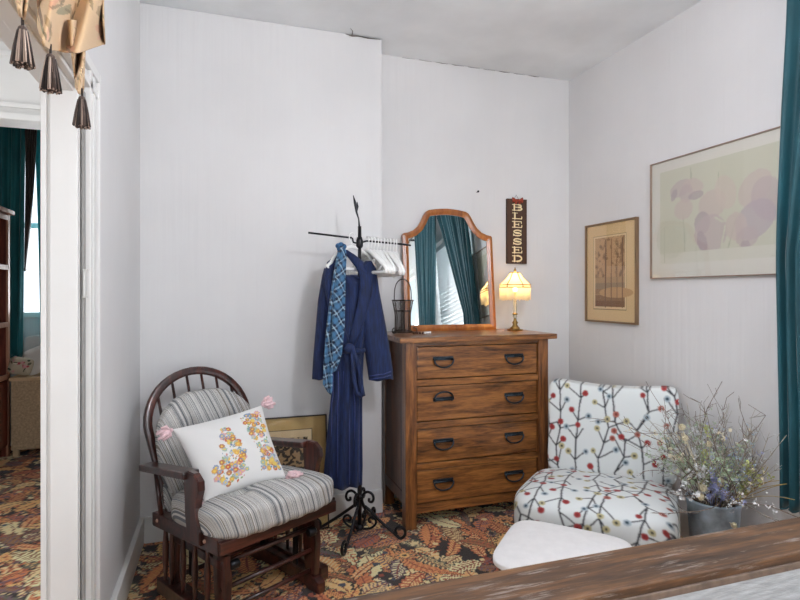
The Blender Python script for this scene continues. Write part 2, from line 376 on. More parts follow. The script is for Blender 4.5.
# cracked plaster line where breast meets ceiling
bm = bmesh.new()
tube(bm, [(.72, 3.232, H-.004), (.76, 3.226, H-.012), (.80, 3.230, H-.006), (.86, 3.228, H-.010), (.94, 3.232, H-.005)], [.001, .004, .0025, .004, .0015], 6)
tube(bm, [(.76, 3.228, H-.008), (.755, 3.19, H-.001), (.735, 3.16, H-.001)], [.003, .002, .001], 6)
struct('trim_3', bm, mat('plaster_crack', '#6e6863', .9))
bm = bmesh.new()
for i in range(9):
    x = 1.15+i*.12; 
    tube(bm, [(x, 3.437, H-.003), (x+.05*random.random()+.02, 3.434, H-.006), (x+.09, 3.437, H-.003)], [.0008, .0022*random.random()+.001, .0008], 5)
struct('trim_4', bm, bpy.data.materials['plaster_crack'])

# windows
def window_x(name, x, y0, y1, z0, z1, blind=None):
    bm = bmesh.new(); c = .07
    for a, b, s, e in ((y0-c, y0, z0-c, z1+c), (y1, y1+c, z0-c, z1+c), (y0, y1, z1, z1+c)): box(bm, x-.02, x+.01, a, b, s, e, .004)
    box(bm, x-.06, x+.02, y0-c, y1+c, z0-.03, z0, .005); box(bm, x-.018, x+.004, y0-c, y1+c, z0-.11, z0-.03, .004)
    zm = (z0+z1)/2
    for a, b, s, e in ((y0, y0+.045, z0, z1), (y1-.045, y1, z0, z1), (y0, y1, z0, z0+.06), (y0, y1, z1-.05, z1), (y0, y1, zm-.025, zm+.025)): box(bm, x+.07, x+.11, a, b, s, e, .003)
    o = struct(name, bm, TRIM); obj('pane', B(x+.088, x+.092, y0+.03, y1-.03, z0+.03, z1-.03), GLASSP, o); return o
window_x('window_1', 2.455, .35, 1.62, .80, 2.55)
window_x('fill_window_right', 2.455, -1.7, -.4, .80, 2.5)  # unseen extra window, added to carry directional light
bm = bmesh.new()
for a, b, s, e in ((-.5, -.44, .75, 2.6), (1.84, 1.9, .75, 2.6), (-.5, 1.9, .75, .82), (-.5, 1.9, 2.53, 2.6), (.66, .74, .75, 2.6), (-.5, 1.9, 1.66, 1.72)): box(bm, a, b, -2.75, -2.70, s, e, .003)
o = struct('window_3', bm, TRIM); obj('pane', B(-.46, 1.86, -2.727, -2.723, .8, 2.56), GLASSP, o)
bm = bmesh.new()
for a, b, s, e in ((-1.92, -1.85, 1.1, 2.8), (-1.2, -1.13, 1.1, 2.8), (-1.92, -1.13, 2.72, 2.8), (-1.95, -1.10, 1.13, 1.18)): box(bm, a, b, 5.62, 5.66, s, e, .004)
for a, b, s, e in ((-1.85, -1.81, 1.18, 2.72), (-1.24, -1.2, 1.18, 2.72), (-1.85, -1.2, 1.93, 1.98)): box(bm, a, b, 5.69, 5.73, s, e, .003)
box(bm, -1.35, -1.26, 5.60, 5.64, 1.0, 2.75, .004)
o = struct('window_4', bm, TRIM); obj('pane', B(-1.82, -1.23, 5.708, 5.712, 1.2, 2.7), GLASSP, o)
bm = bmesh.new()
for a, b, s, e in ((1.9, 1.95, .8, 2.4), (3.05, 3.1, .8, 2.4), (1.9, 3.1, .8, .86), (1.9, 3.1, 2.35, 2.4), (1.9, 3.1, 1.58, 1.63)): box(bm, -2.08, -2.04, a, b, s, e, .003)
o = struct('window_5', bm, TRIM); obj('pane', B(-2.062, -2.058, 1.92, 3.08, .82, 2.38), GLASSP, o)

bm = bmesh.new()
for a, b, s, e in ((-1.7, -1.64, .7, 2.5), (.64, .7, .7, 2.5), (-1.7, .7, .7, .76), (-1.7, .7, 2.44, 2.5), (-.53, -.47, .7, 2.5), (-1.7, .7, 1.58, 1.63)): box(bm, -2.08, -2.04, a, b, s, e, .003)
o = struct('fill_window_left', bm, TRIM); obj('pane', B(-2.062, -2.058, -1.66, .66, .74, 2.46), GLASSP, o)  # unseen window added so light reaches the right wall

# blinds of the side window
bl = thing('window_blind', 'white slatted blind in the side window, seen in the mirror between the teal curtains', 'blind', (2.49, .985, 2.5))
SL = mat('white_slat', '#f2f3f4', .5)
bm = bmesh.new()
for k in range(32):
    M = Matrix.Translation((0, 0, -.05-.050*k)) @ Euler((0, math.radians(70), 0)).to_matrix().to_4x4(); box(bm, -.022, .022, -.61, .61, -.001, .001, M=M)
obj('slats', bm, SL, bl)
obj('headrail', B(-.02, .02, -.62, .62, -.03, .03, .004), SL, bl)
obj('bottom_rail', B(-.018, .018, -.615, .615, -1.66, -1.645, .003), SL, bl)

# ---------------------------------------------------------------- curtains
def curtain(name, label, axis, a0, a1, c, z0, z1, m, folds, amp, shape=None, group=None, ang=0):
    nu, nv = folds*14, 60; u = np.linspace(0, 1, nu)[:, None]; v = np.linspace(0, 1, nv)[None, :]
    z = z1+(z0-z1)*v+0*u
    l, r = (a0+0*v, a1+0*v) if shape is None else shape(v)
    s = l+(r-l)*(u+.01*np.sin(u*20+v*3))
    t = c+amp*(.55+.45*v)*np.sin(2*PI*folds*u+.8*np.sin(3*v+u*5))+.3*amp*np.sin(2*PI*folds*2.3*u+2*v)
    z = z+.012*np.sin(2*PI*folds*u+1)*v
    V = np.stack([t+0*s, s, z], -1) if axis == 'y' else np.stack([s, t+0*s, z], -1)
    th = thing(name, label, 'curtain', (0, 0, 0), group=group)
    loc = Vector(V.reshape(-1, 3).mean(0)); th.location = (loc.x, loc.y, z0)
    o = grid(V-np.array(th.location), None, 'curtain_panel', m, th, solid=.005)
    hm = bmesh.new()
    pts = [Vector(V[i, -1])-th.location for i in range(0, nu, 2)]; tube(hm, pts, .005, 6); obj('hem', hm, m, th, True)
    return th
curtain('velvet_curtain', 'dark teal velvet curtain hanging at the right edge beside the large flower print', 'y', 1.10, 1.80, 2.36, .42, 2.83, TEAL, 7, .035,
        lambda v: (np.minimum(.82+1.2*v, 1.47), 1.715+.03*np.sin(v*3.1)**2+.035*v), 'side window curtains')
curtain('velvet_curtain', 'dark teal velvet curtain seen at the left in the mirror on the chest', 'y', .15, 1.0, 2.30, .42, 2.83, TEAL, 8, .035,
        lambda v: (.12+.05*v, np.maximum(.97-.62*v, .62)), 'side window curtains')
rod = thing('curtain_rod', 'thin dark curtain rod across the top of the side window', 'curtain rod', (2.36, 1.0, 2.86))
bm = bmesh.new(); tube(bm, [(0, -1.35, 0), (0, .72, 0)], .011, 10); obj('rod', bm, IRON, rod, True)
for yy in (-1.28, .69): obj('bracket', B(-.01, .08, yy-.01, yy+.01, -.012, .012, .002), IRON, rod)
for yy in (-1.37, .735):
    bm = bmesh.new(); bmesh.ops.create_uvsphere(bm, u_segments=12, v_segments=8, radius=.022); obj('finial', bm, IRON, rod, True, (0, yy, 0))
# far room curtains
curtain('velvet_curtain', 'dark teal curtain in the far room behind the bookcase top', 'x', -1.97, -1.58, 5.50, .80, 2.86, TEAL2, 5, .03,
        lambda v: (-1.97+.0*v, -1.60-.02*v), 'far room curtains')
curtain('velvet_curtain', 'narrow bright turquoise curtain against the white door casing in the far room', 'x', -1.5, -1.1, 5.50, .9, 2.78, TEALB, 5, .02,
        lambda v: (P(34.5, 150, Y=5.5).x+.04*v, -1.10+0*v), 'far room curtains')
br = mat('brown_satin', '#3a2c2a', .45, noise=.3, sheen=.3)
curtain('tied_curtain', 'dark brown gathered drape between the teal and turquoise curtains', 'x', -1.64, -1.52, 5.44, 1.55, 2.84, br, 4, .022,
        lambda v: (P(25, 150, Y=5.44).x+0*v, P(37, 150, Y=5.44).x-(P(37, 150, Y=5.44).x-P(26, 150, Y=5.44).x)*v**1.4))
rod = thing('curtain_rod', 'dark curtain rod with round finial in the far room above the turquoise curtain', 'curtain rod', (-1.6, 5.47, 2.862))
bm = bmesh.new(); tube(bm, [(-.38, 0, 0), (.20, 0, 0)], .014, 10); obj('rod', bm, IRON, rod, True)
bm = bmesh.new(); bmesh.ops.create_uvsphere(bm, u_segments=12, v_segments=8, radius=.035); obj('finial', bm, IRON, rod, True, (.2, 0, 0))

# ---------------------------------------------------------------- foreground ledge
LEDGE = wood('weathered_plank', '#20140c', '#4d331d', '#7a5330', 'x', 2.0, .5, .12, wear='#857a72')
GREYP = mat('distressed_grey_paint', '#a3a8ac', .6, noise=.22, nscale=18, stretch=(1, 6, 6), bump=.2, bscale=60)
t = thing('plank_ledge', 'long weathered dark wood ledge with grey painted side along the bottom edge of the photo', 'ledge', (1.0, .89, 0))
obj('top_board', B(-1.12, 1.15, -.055, .076, .775, .80, .004), LEDGE, t)
obj('side_panel', B(-1.10, 1.13, -.056, .06, .0, .776, .003), GREYP, t)
obj('edge_strip', B(-1.11, 1.14, -.060, -.054, .766, .780, .002), mat('pale_edge', '#66564b', .6, noise=.3, nscale=40), t)

# ---------------------------------------------------------------- chest of drawers
DX, DY = .955, 2.89
t = thing('chest_of_drawers', 'tall brown wooden chest with four drawers and dark pulls under the mirror', 'chest of drawers', (1.46, 3.15, 0))
O = Vector((1.46, 3.15, 0))
def LB(x0, x1, y0, y1, z0, z1, bev=0, o=O): return B(x0-o.x, x1-o.x, y0-o.y, y1-o.y, z0-o.z, z1-o.z, bev)
obj('top', LB(.955, 1.975, 2.885, 3.405, 1.068, 1.10, .006), OAK, t)
obj('leg', LB(1.0, 1.068, 2.925, 2.99, 0, 1.068, .004), OAKZ, t); obj('leg', LB(1.868, 1.936, 2.925, 2.99, 0, 1.068, .004), OAKZ, t)
obj('leg', LB(1.0, 1.06, 3.33, 3.39, 0, 1.068, .004), OAKZ, t); obj('leg', LB(1.876, 1.936, 3.33, 3.39, 0, 1.068, .004), OAKZ, t)
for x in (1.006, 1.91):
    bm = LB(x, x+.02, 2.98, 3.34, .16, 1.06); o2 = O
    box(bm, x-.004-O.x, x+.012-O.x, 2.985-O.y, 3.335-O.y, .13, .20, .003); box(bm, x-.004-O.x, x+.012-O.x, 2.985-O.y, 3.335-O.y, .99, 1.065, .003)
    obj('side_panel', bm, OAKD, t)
obj('back_panel', LB(1.05, 1.89, 3.36, 3.375, .12, 1.06), OAKD, t)
obj('carcass', LB(1.03, 1.90, 2.99, 3.34, .10, 1.06), OAKD, t)
rails = [(1.042, 1.068), (.814, .850), (.568, .606), (.333, .368), (.085, .136)]
for z0, z1 in rails: obj('rail', LB(1.068, 1.868, 2.932, 2.99, z0, z1, .003), OAK, t)
for i, (z0, z1) in enumerate(((.850, 1.042), (.606, .814), (.368, .568), (.136, .333))):
    dr = obj('drawer', LB(1.074, 1.862, 2.938, 2.99, z0+.005, z1-.005, .005), OAK, t)
    zc = (z0+z1)/2+(.02 if i else .02)
    for xc in (1.235, 1.70):
        bm = bmesh.new(); xx, zz = xc-O.x, zc; y = 2.938-O.y
        box(bm, xx-.064, xx+.064, y-.006, y+.002, zz-.007, zz+.014, .003)
        for s in (-1, 1): tube(bm, [(xx+s*.052, y+.001, zz), (xx+s*.052, y-.014, zz)], [.012, .008], 10)
        up = 1 if (i == 1 and xc < 1.5) else -1
        pts = [(xx+.060*math.cos(a), y-.014-.006*math.sin(a), zz+up*.047*math.sin(a)**.8) for a in np.linspace(0, PI, 17)]
        tube(bm, pts, .005, 8)
        tube(bm, [(xx-.056, y-.013, zz), (xx+.056, y-.013, zz)], .006, 8)
        obj('pull', bm, DKIRON, dr)

# ---------------------------------------------------------------- mirror leaning on the wall
half = [(.324, 0), (.324, .638), (.316, .646), (.285, .652), (.247, .668), (.214, .697), (.190, .735), (.172, .772), (.155, .797), (.135, .809), (.09, .817), (.045, .822), (0, .824)]
outer = half+[(-x, z) for x, z in half[-2::-1]]
def inset(poly, d):
    n = len(poly); out = []
    for i in range(n):
        p0, p, p1 = Vector(poly[i-1]), Vector(poly[i]), Vector(poly[(i+1) % n])
        e1 = (p-p0).normalized(); e2 = (p1-p).normalized(); n1 = Vector((-e1.y, e1.x)); n2 = Vector((-e2.y, e2.x))
        b = (n1+n2); b = b.normalized(); k = d/max(.45, b.dot(n1)); out.append(tuple(p+b*k))
    return out
inner = inset(outer, .040)
lean = math.atan2(.085, .82)
t = thing('dresser_mirror', 'wood framed mirror with arched stepped top leaning on the wall', 'mirror', (1.460, 3.315, 1.1015)); t.rotation_euler = (-lean, 0, -math.radians(1.2))
def ringmesh(o, i, y0, y1, ye):
    bm = bmesh.new(); n = len(o); mid = [((a[0]+b[0])/2, (a[1]+b[1])/2) for a, b in zip(o, i)]
    L = [[bm.verts.new((x, y, z)) for x, z in P_] for P_, y in ((o, y1), (o, y0+.004), (mid, y0), (i, y0+.008), (i, y1))]
    for a, b in zip(L, L[1:]+L[:1]):
        for k in range(n): bm.faces.new((a[k], a[(k+1) % n], b[(k+1) % n], b[k]))
    bmesh.ops.recalc_face_normals(bm, faces=bm.faces); return bm
MF = wood('orange_oak_frame', '#6e3814', '#9c5a26', '#bd7a3a', 'z', .7, .3, .4)
obj('frame', ringmesh(outer, inner, 0, .026, 0), MF, t)
MIR = mat('silvered_glass', '#dfe6e6', .012, 1.0, noise=.03)
hg = inset(outer, .036)[:13]; zz_ = [hg[0]] ; 
for q in hg[1:]:
    if q[1] > zz_[-1][1]+.002: zz_.append((max(q[0], .002), q[1]))
bm = bmesh.new(); prev = None
for x, z in zz_:
    cur = [bm.verts.new((-x, .014, z)), bm.verts.new((x, .014, z))]
    if prev: bm.faces.new((prev[0], prev[1], cur[1], cur[0]))
    prev = cur
obj('glass', bm, MIR, t)
bm = bmesh.new(); prism(bm, inset(outer, .01), .006, Matrix.Translation((0, .019, 0))); obj('backing', bm, OAKD, t)

# ---------------------------------------------------------------- wire basket
def ring(r, z, n=28): return [(r*math.cos(2*PI*k/n), r*math.sin(2*PI*k/n), z) for k in range(n+1)]
t = thing('wire_basket', 'slim dark wire bottle basket with tall looped handle on the chest', 'basket', (1.065, 3.17, 1.1)); RUST = mat('rusty_wire', '#3c322d', .5, .6, noise=.3)
bm = bmesh.new(); tube(bm, ring(.062, .012), .0035, 6, cap=False); tube(bm, ring(.05, .14), .003, 6, cap=False); tube(bm, ring(.066, .205), .0035, 6, cap=False); tube(bm, ring(.05, .02), .003, 6, cap=False)
for k in range(6):
    a = k*PI/3; tube(bm, [(.05*math.cos(a), .05*math.sin(a), .014), (.046*math.cos(a), .046*math.sin(a), .1), (.066*math.cos(a), .066*math.sin(a), .205)], .0028, 6)
for k in range(3):
    a = k*PI*2/3+3.6; c, s = math.cos(a), math.sin(a)
    tube(bm, [((.062+.018*math.sin(q)+.01)*c, (.062+.018*math.sin(q)+.01)*s, .022-.016*math.cos(q)) for q in np.linspace(-1.5, 3.6, 12)], .003, 6)
obj('frame', bm, RUST, t, True)
bm = bmesh.new()
for j in range(10):
    for k in range(14):
        a = 2*PI*(k+.5*(j % 2))/14; z = .03+j*.018; r = .049 if z < .14 else .049+(z-.14)*.25
        tube(bm, [(r*math.cos(a+q)*1, r*math.sin(a+q), z+.009*math.sin(p)) for q, p in ((-.22, 0), (0, 1.57), (.22, 0), (0, -1.57), (-.22, 0))], .0012, 4, cap=False)
obj('mesh_wall', bm, RUST, t)
bm = bmesh.new(); tube(bm, [(.055*math.cos(q), 0, .205+.13*max(0, math.sin(q))**.6) for q in np.linspace(0, PI, 24)], .0032, 6); obj('handle', bm, RUST, t, True)
# string of beads beside it
t = thing('bead_string', 'short string of small brown and cream beads lying by the wire basket', 'beads', (1.16, 3.10, 1.1))
for i in range(9):
    bm = bmesh.new(); bmesh.ops.create_uvsphere(bm, u_segments=8, v_segments=6, radius=.008)
    obj('bead', bm, mat('bead_dark', '#4a2c1c', .4) if i == 0 else (bpy.data.materials['bead_dark'] if i < 5 else TRIM), t, True, (-.05+i*.014, .012*math.sin(i), .008))

# ---------------------------------------------------------------- table lamp
LX, LY, LZ = 1.862, 3.20, 1.1
t = thing('table_lamp', 'lit brass table lamp with cream panelled shade and bead fringe on the chest', 'lamp', (LX, LY, LZ)); t.scale = (.90, .90, .955)
bm = bmesh.new(); box(bm, -.042, .042, -.042, .042, 0, .012, .004)
lathe(bm, [(.036, .012), (.036, .02), (.022, .032), (.016, .045), (.024, .055), (.012, .07), (.010, .085)], 20); obj('base', bm, BRASS, t)
CRY = mat('cut_glass', '#dcd2b8', .08, .0, trans=.55)
bm = bmesh.new(); lathe(bm, [(.010, .085), (.016, .10), (.012, .115), (.014, .14), (.013, .19), (.010, .22)], 16); obj('column', bm, CRY, t)
bm = bmesh.new(); lathe(bm, [(.016, .108), (.020, .116), (.016, .124)], 16); obj('collar', bm, BRASS, t); bm = bmesh.new(); lathe(bm, [(.012, .21), (.015, .222), (.008, .235), (.008, .27)], 16)
tube(bm, [(0, 0, .265), (0, 0, .425)], .003, 6); obj('socket', bm, BRASS, t); bm = bmesh.new(); lathe(bm, [(.006, .41), (.012, .42), (.005, .43), (.004, .44)], 12); obj('finial', bm, BRASS, t)
SH = bpy.data.materials.new('cream_shade'); SH.use_nodes = True; nt = SH.node_tree; b = nt.nodes['Principled BSDF']
b.inputs['Base Color'].default_value = (*lin('#f6ecd2'), 1); b.inputs['Roughness'].default_value = .8; b.inputs['Emission Color'].default_value = (1, .80, .45, 1); b.inputs['Emission Strength'].default_value = .22
trn = nt.nodes.new('ShaderNodeBsdfTranslucent'); trn.inputs[0].default_value = (1, .9, .7, 1); mxx = nt.nodes.new('ShaderNodeMixShader'); mxx.inputs[0].default_value = .5
nt.links.new(b.outputs[0], mxx.inputs[1]); nt.links.new(trn.outputs[0], mxx.inputs[2]); nt.links.new(mxx.outputs[0], nt.nodes['Material Output'].inputs[0])
nn = 6
def hexr(r, z): return [Vector((r*math.cos(2*PI*(k+.5)/nn), r*math.sin(2*PI*(k+.5)/nn), z)) for k in range(nn)]
bm = bmesh.new(); R = [hexr(r, z) for r, z in ((.034, .403), (.064, .362), (.112, .318), (.112, .302))]; Rv = [[bm.verts.new(p) for p in r] for r in R]
for a, b_ in zip(Rv, Rv[1:]):
    for k in range(nn): bm.faces.new((a[k], a[(k+1) % nn], b_[(k+1) % nn], b_[k]))
s = obj('shade', bm, SH, t); md = s.modifiers.new('th', 'SOLIDIFY'); md.thickness = .002
bm = bmesh.new()
for r, z in ((.035, .404), (.113, .318), (.113, .302)):
    h = hexr(r, z); tube(bm, h+[h[0]], .0035, 6, cap=False)
for k in range(nn): tube(bm, [R[0][k], R[1][k], R[2][k], R[3][k]], .0034, 6)
obj('shade_trim', bm, BRASS, t)
bm = bmesh.new()
for k in range(nn):
    a, b_ = R[3][k], R[3][(k+1) % nn]
    for q in range(13):
        p = a.lerp(b_, (q+.5)/13); L = .085+.008*math.sin(q*PI/4+k)+random.uniform(-.004, .004)
        tube(bm, [p, p+Vector((0, 0, -L*.5)), p+Vector((0, 0, -L))], [.0028, .0028, .004], 5)
obj('fringe', bm, SH, t)
pl = bpy.data.lights.new('bulb_light', 'POINT'); pl.energy = 2.6; pl.color = (1, .72, .38); pl.shadow_soft_size = .03
po = bpy.data.objects.new('bulb_light', pl); COL.objects.link(po); po.location = (LX, LY, LZ+.33)
bm = bmesh.new(); bmesh.ops.create_uvsphere(bm, u_segments=12, v_segments=10, radius=.018); obj('bulb', bm, mat('warm_bulb', '#fff2d0', .4, emit=6, emitcol='#ffd89a'), t, True, (0, 0, .285))

# ---------------------------------------------------------------- BLESSED sign
W_, H_ = .158, .46
cvs = Canvas(W_, H_, .00125, '#52382a')
for i in range(60): x = rng.rand()*W_; cvs.line(x, 0, x+rng.uniform(-.004, .004), H_, .0012, '#2c1b14', .5)
LC = '#ecd9ae'
def stroke(pts, w, ox, oy, sx, sy):
    for a, b_ in zip(pts, pts[1:]): cvs.line(ox+a[0]*sx, oy+a[1]*sy, ox+b_[0]*sx, oy+b_[1]*sy, w, LC)
def arc(cx, cy, rx, ry, a0, a1, n=14): return [(cx+rx*math.cos(a), cy+ry*math.sin(a)) for a in np.linspace(math.radians(a0), math.radians(a1), n)]
G = {'B': [([(.2, .04), (.2, .96)], 2.2), ([(.02, .04), (.55, .04)], 1), ([(.02, .96), (.55, .96)], 1), ([(.2, .52), (.6, .52)], 1), (arc(.58, .74, .28, .21, -90, 90), 1.8), (arc(.58, .28, .34, .23, -90, 90), 1.8)],
     'L': [([(.25, .04), (.25, .96)], 2.2), ([(.03, .96), (.5, .96)], 1), ([(.03, .05), (.92, .05)], 1.1), ([(.90, .05), (.92, .34)], 1.6)],
     'E': [([(.22, .04), (.22, .96)], 2.2), ([(.02, .95), (.88, .95)], 1.1), ([(.02, .05), (.92, .05)], 1.1), ([(.22, .5), (.62, .5)], 1.1), ([(.62, .36), (.62, .64)], 1), ([(.87, .95), (.88, .68)], 1.4), ([(.91, .05), (.93, .33)], 1.4)],
     'S': [(arc(.5, .72, .34, .23, 20, 250), 1.6), ([(.36, .53), (.64, .47)], 2.4), (arc(.5, .28, .36, .24, 80, -160), 1.6), ([(.85, .66), (.85, .95)], 1), ([(.13, .05), (.13, .35)], 1)],
     'D': [([(.22, .04), (.22, .96)], 2.2), ([(.02, .95), (.5, .95)], 1.1), ([(.02, .05), (.5, .05)], 1.1), (arc(.48, .5, .42, .45, -90, 90), 2.2)]}
for i, ch in enumerate('BLESSED'):
    oy = H_-.028-(i+1)*.0605+.004
    for pts, k in G[ch]: stroke(pts, .0056*k, .040, oy+.003, .084, .0435)
t = thing('word_sign', 'tall dark wooden sign spelling BLESSED with a red bow on top', 'sign', (2.005, 3.432, 1.558))
nu, nv = 126, 360; U, V_ = np.meshgrid(np.linspace(0, W_, nu), np.linspace(0, H_, nv), indexing='ij')
obj('board', B(-W_/2, W_/2, -.014, .006, 0, H_, .002), mat('sign_wood', '#3a271c', .7, noise=.2), t)
grid(np.stack([U-W_/2, 0*U-.0148, V_], -1), cvs.get(np.minimum(U, W_-1e-4), np.minimum(V_, H_-1e-4)), 'lettering', VC_PRINT, t)
RED = mat('red_ribbon', '#9c3a22', .6, noise=.3, nscale=60)
bm = bmesh.new()
for s in (-1, 1):
    rr = [[(s*(.004+.036*q), -.022-.008*math.cos(a)*(.3+q), H_-.012+(.004+.016*q)*math.sin(a)+.004*q) for a in np.linspace(0, 2*PI, 12)[:-1]] for q in (0, .3, .7, 1)]
    b2 = loft(rr); me = bpy.data.meshes.new('x'); b2.to_mesh(me); b2.free(); bm.from_mesh(me); bpy.data.meshes.remove(me)
    tube(bm, [(s*.004, -.024, H_-.014), (s*.018, -.026, H_-.035)], [.005, .008], 6)
bmesh.ops.create_uvsphere(bm, u_segments=8, v_segments=6, radius=.009, matrix=Matrix.Translation((0, -.026, H_-.012)))
obj('bow', bm, RED, t, True)
bm = bmesh.new(); tube(bm, [(-.02, -.004, H_), (0, -.002, H_+.03), (.02, -.004, H_)], .0015, 5); obj('hanging_wire', bm, IRON, t)
# nail in the wall
t = thing('nail', 'small dark nail in the bare back wall above the mirror', 'nail', (1.70, 3.44, 2.05))
bm = bmesh.new(); tube(bm, [(0, .01, 0), (0, -.02, .004)], .003, 6); obj('shank', bm, IRON, t); bm = bmesh.new(); tube(bm, [(0, -.02, .004), (0, -.024, .004)], .008, 8); obj('head', bm, IRON, t)

# ---------------------------------------------------------------- framed pictures
def picture(name, label, w, h, c, loc, rot, fw, fmat, depth=.022, res=.004, glass=True, group=None):
    """picture in local plane: x right, z up, front faces -y"""
    t = thing(name, label, 'picture', loc, group=group); t.rotation_euler = rot
    bm = bmesh.new()
    for x0, x1, z0, z1 in ((0, fw, 0, h), (w-fw, w, 0, h), (fw, w-fw, 0, fw), (fw, w-fw, h-fw, h)): box(bm, x0, x1, -depth, 0, z0, z1, .0015)
    obj('frame', bm, fmat, t)
    nu, nv = int((w-2*fw)/res)+2, int((h-2*fw)/res)+2
    U, V = np.meshgrid(np.linspace(fw, w-fw, nu), np.linspace(fw, h-fw, nv), indexing='ij')
    grid(np.stack([U, 0*U-depth*.45, V], -1), c.get(U, V), 'print', VC_PRINT, t)
    obj('backing', B(fw*.5, w-fw*.5, -.006, 0, fw*.5, h-fw*.5), OAKD, t)
    if glass: obj('glass', B(fw, w-fw, -depth*.7-.001, -depth*.7, fw, h-fw), GLASSP, t)
    return t
def vnoise(c, s, seed):
    r = np.random.RandomState(seed); g = r.rand(s+2, s+2); x = c.x/c.w*s; y = c.y/c.h*s; i = x.astype(int); j = y.astype(int); fx = x-i; fy = y-j
    return g[i, j]*(1-fx)*(1-fy)+g[i+1, j]*fx*(1-fy)+g[i, j+1]*(1-fx)*fy+g[i+1, j+1]*fx*fy
# big pale flower print (hangs on right wall; local x runs toward -Y)
w1, h1 = 1.02, .68
c = Canvas(w1, h1, .003, '#d5d2c8')
c.rect(.065, w1-.065, .085, h1-.065, '#c6c5b2')
def petal(x, y, rx, ry, ang, col, al=.72): c.ell(x, y, rx, ry, col, ang, al)
S1 = '#c3b4ac'; S2 = '#b9aaa8'; S3 = '#a8999c'; S4 = '#c9bcb0'
for x0, y0, x1, y1 in ((.235, .36, .25, .10), (.56, .29, .50, .09), (.29, .53, .285, .60), (.46, .47, .46, .54)): c.line(x0, y0, x1, y1, .006, '#aeb09a')
petal(.215, .50, .075, .045, .3, S2); petal(.30, .50, .07, .04, -.3, S1); petal(.255, .465, .045, .05, 0, S2); petal(.235, .38, .065, .055, 0, S1); petal(.17, .47, .02, .035, -.5, S3)
petal(.32, .445, .05, .022, .1, S3)
petal(.42, .38, .085, .075, .2, S1); petal(.50, .43, .06, .09, .3, S4); petal(.36, .29, .05, .06, 0, S3); petal(.41, .23, .10, .10, -.3, S2); petal(.36, .19, .03, .06, .3, S3)
petal(.66, .42, .10, .075, .8, S1); petal(.73, .36, .085, .11, .4, S2); petal(.66, .27, .115, .085, .6, '#b1a3a9'); petal(.56, .25, .06, .07, 0, S1); petal(.62, .19, .06, .05, .2, S2); petal(.61, .155, .025, .02, 0, S3)
for x0, y0, x1, y1 in ((.50, .26, .47, .12), (.44, .31, .49, .28)): c.line(x0, y0, x1, y1, .010, '#c6c5b2')
c.rect(.065, w1-.065, .085, .14, '#cfcdbf'); c.line(.1, .09, .1, .3, .002, '#b8b8a4'); c.ell(.15, .23, .11, .12, '#bdbfab', 0, .35)
c.line(.68, .135, .96, .135, .003, '#9c9a8c')
picture('framed_print', 'large framed print of pale mauve flowers on the right wall beside the curtain', w1, h1, c, (2.453, 2.616, 1.434), (0, 0, -PI/2), .006, mat('thin_bronze_frame', '#9f8a7c', .35, .6), .022, .005, group='pictures on the right wall')
# small tree print
w2, h2 = .496, .667
c = Canvas(w2, h2, .002, '#d9bd8e')
c.rect(.075, w2-.095, .085, h2-.085, '#8d7a58'); c.rect(.079, w2-.099, .089, h2-.089, '#dfc69c'); c.rect(.095, w2-.112, .105, h2-.10, '#bf9a72')
for k in range(5): c.rect(.095, w2-.112, .105+.04*k, .105+.04*k+.04, ['#7c5a3e', '#8f6d4e', '#a07c5a', '#9a8468', '#b2926c'][k])
c.ell(.30, .20, .16, .035, '#c09a6e')
for x, ww in ((.20, .012), (.255, .008), (.31, .005), (.36, .010)): c.line(x, .105, x+.004, .55, ww, '#7b5c44')
n_ = vnoise(c, 34, 3); inn = (c.x > .095) & (c.x < w2-.112) & (c.y > .30) & (c.y < h2-.10)
c.put(inn & (n_ > .55) & (np.abs(c.x-.25) > .04), '#8d6f52', .6); c.put(inn & (n_ > .75), '#7a5d44', .6)
picture('framed_print', 'small framed brown woodland print with tan mat on the right wall', w2, h2, c, (2.453, 3.224, 1.153), (0, 0, -PI/2), .012, mat('brown_metal_frame', '#8d7358', .35, .5), .024, .003, group='pictures on the right wall')
# picture leaning behind the glider
w3, h3 = .66, .64
c = Canvas(w3, h3, .0022, '#c4a56c')
c.rect(.085, w3-.085, .085, h3-.075, '#2b2119'); c.rect(.090, w3-.090, .09, h3-.08, '#dcc49a'); c.rect(.12, w3-.115, .12, h3-.12, '#a98a63')
n_ = vnoise(c, 60, 9); inn = (c.x > .12) & (c.x < w3-.115) & (c.y > .12) & (c.y < h3-.12); c.put(inn & (n_ > .5), '#3a3026'); c.put(inn & (c.y < .35), '#241c18')
c.put(inn & (c.y > h3-.17) & (n_ < .45), '#cbb187')
p = picture('framed_print', 'gold matted framed print leaning on the wall behind the glider chair', w3, h3, c, (-.065, 3.11, .002), (-.13, 0, 0), .007, mat('black_thin_frame', '#2a221d', .4, .3), .02, .0035)

# ---------------------------------------------------------------- unseen globe light added to even out the brightness (above the frame)
FILL_GLOW = 200.0
t = thing('added_fill_lamp', 'unseen globe light on a long brass rod, added as fill under the ceiling', 'lamp', (1.0, .9, H))
bm = bmesh.new(); lathe(bm, [(.06, -.001), (.06, -.015), (.02, -.04), (.008, -.045)], 20); obj('fill_lamp_rose', bm, BRASS, t)
bm = bmesh.new(); tube(bm, [(0, 0, -.04), (0, 0, -.60)], .006, 8); obj('rod', bm, BRASS, t)
bm = bmesh.new(); bmesh.ops.create_uvsphere(bm, u_segments=20, v_segments=14, radius=.09, matrix=Matrix.Translation((0, 0, -.67))); obj('globe', bm, mat('fill_globe', '#ffffff', .4, emit=FILL_GLOW, emitcol='#f4f6ff'), t, True)

# ---------------------------------------------------------------- glider chair
RZ = math.radians(30); G0 = Vector((.105, 2.56, 0))
gl = thing('glider_chair', 'dark wood glider chair with spindled hoop back and striped cushions', 'chair', G0, RZ)
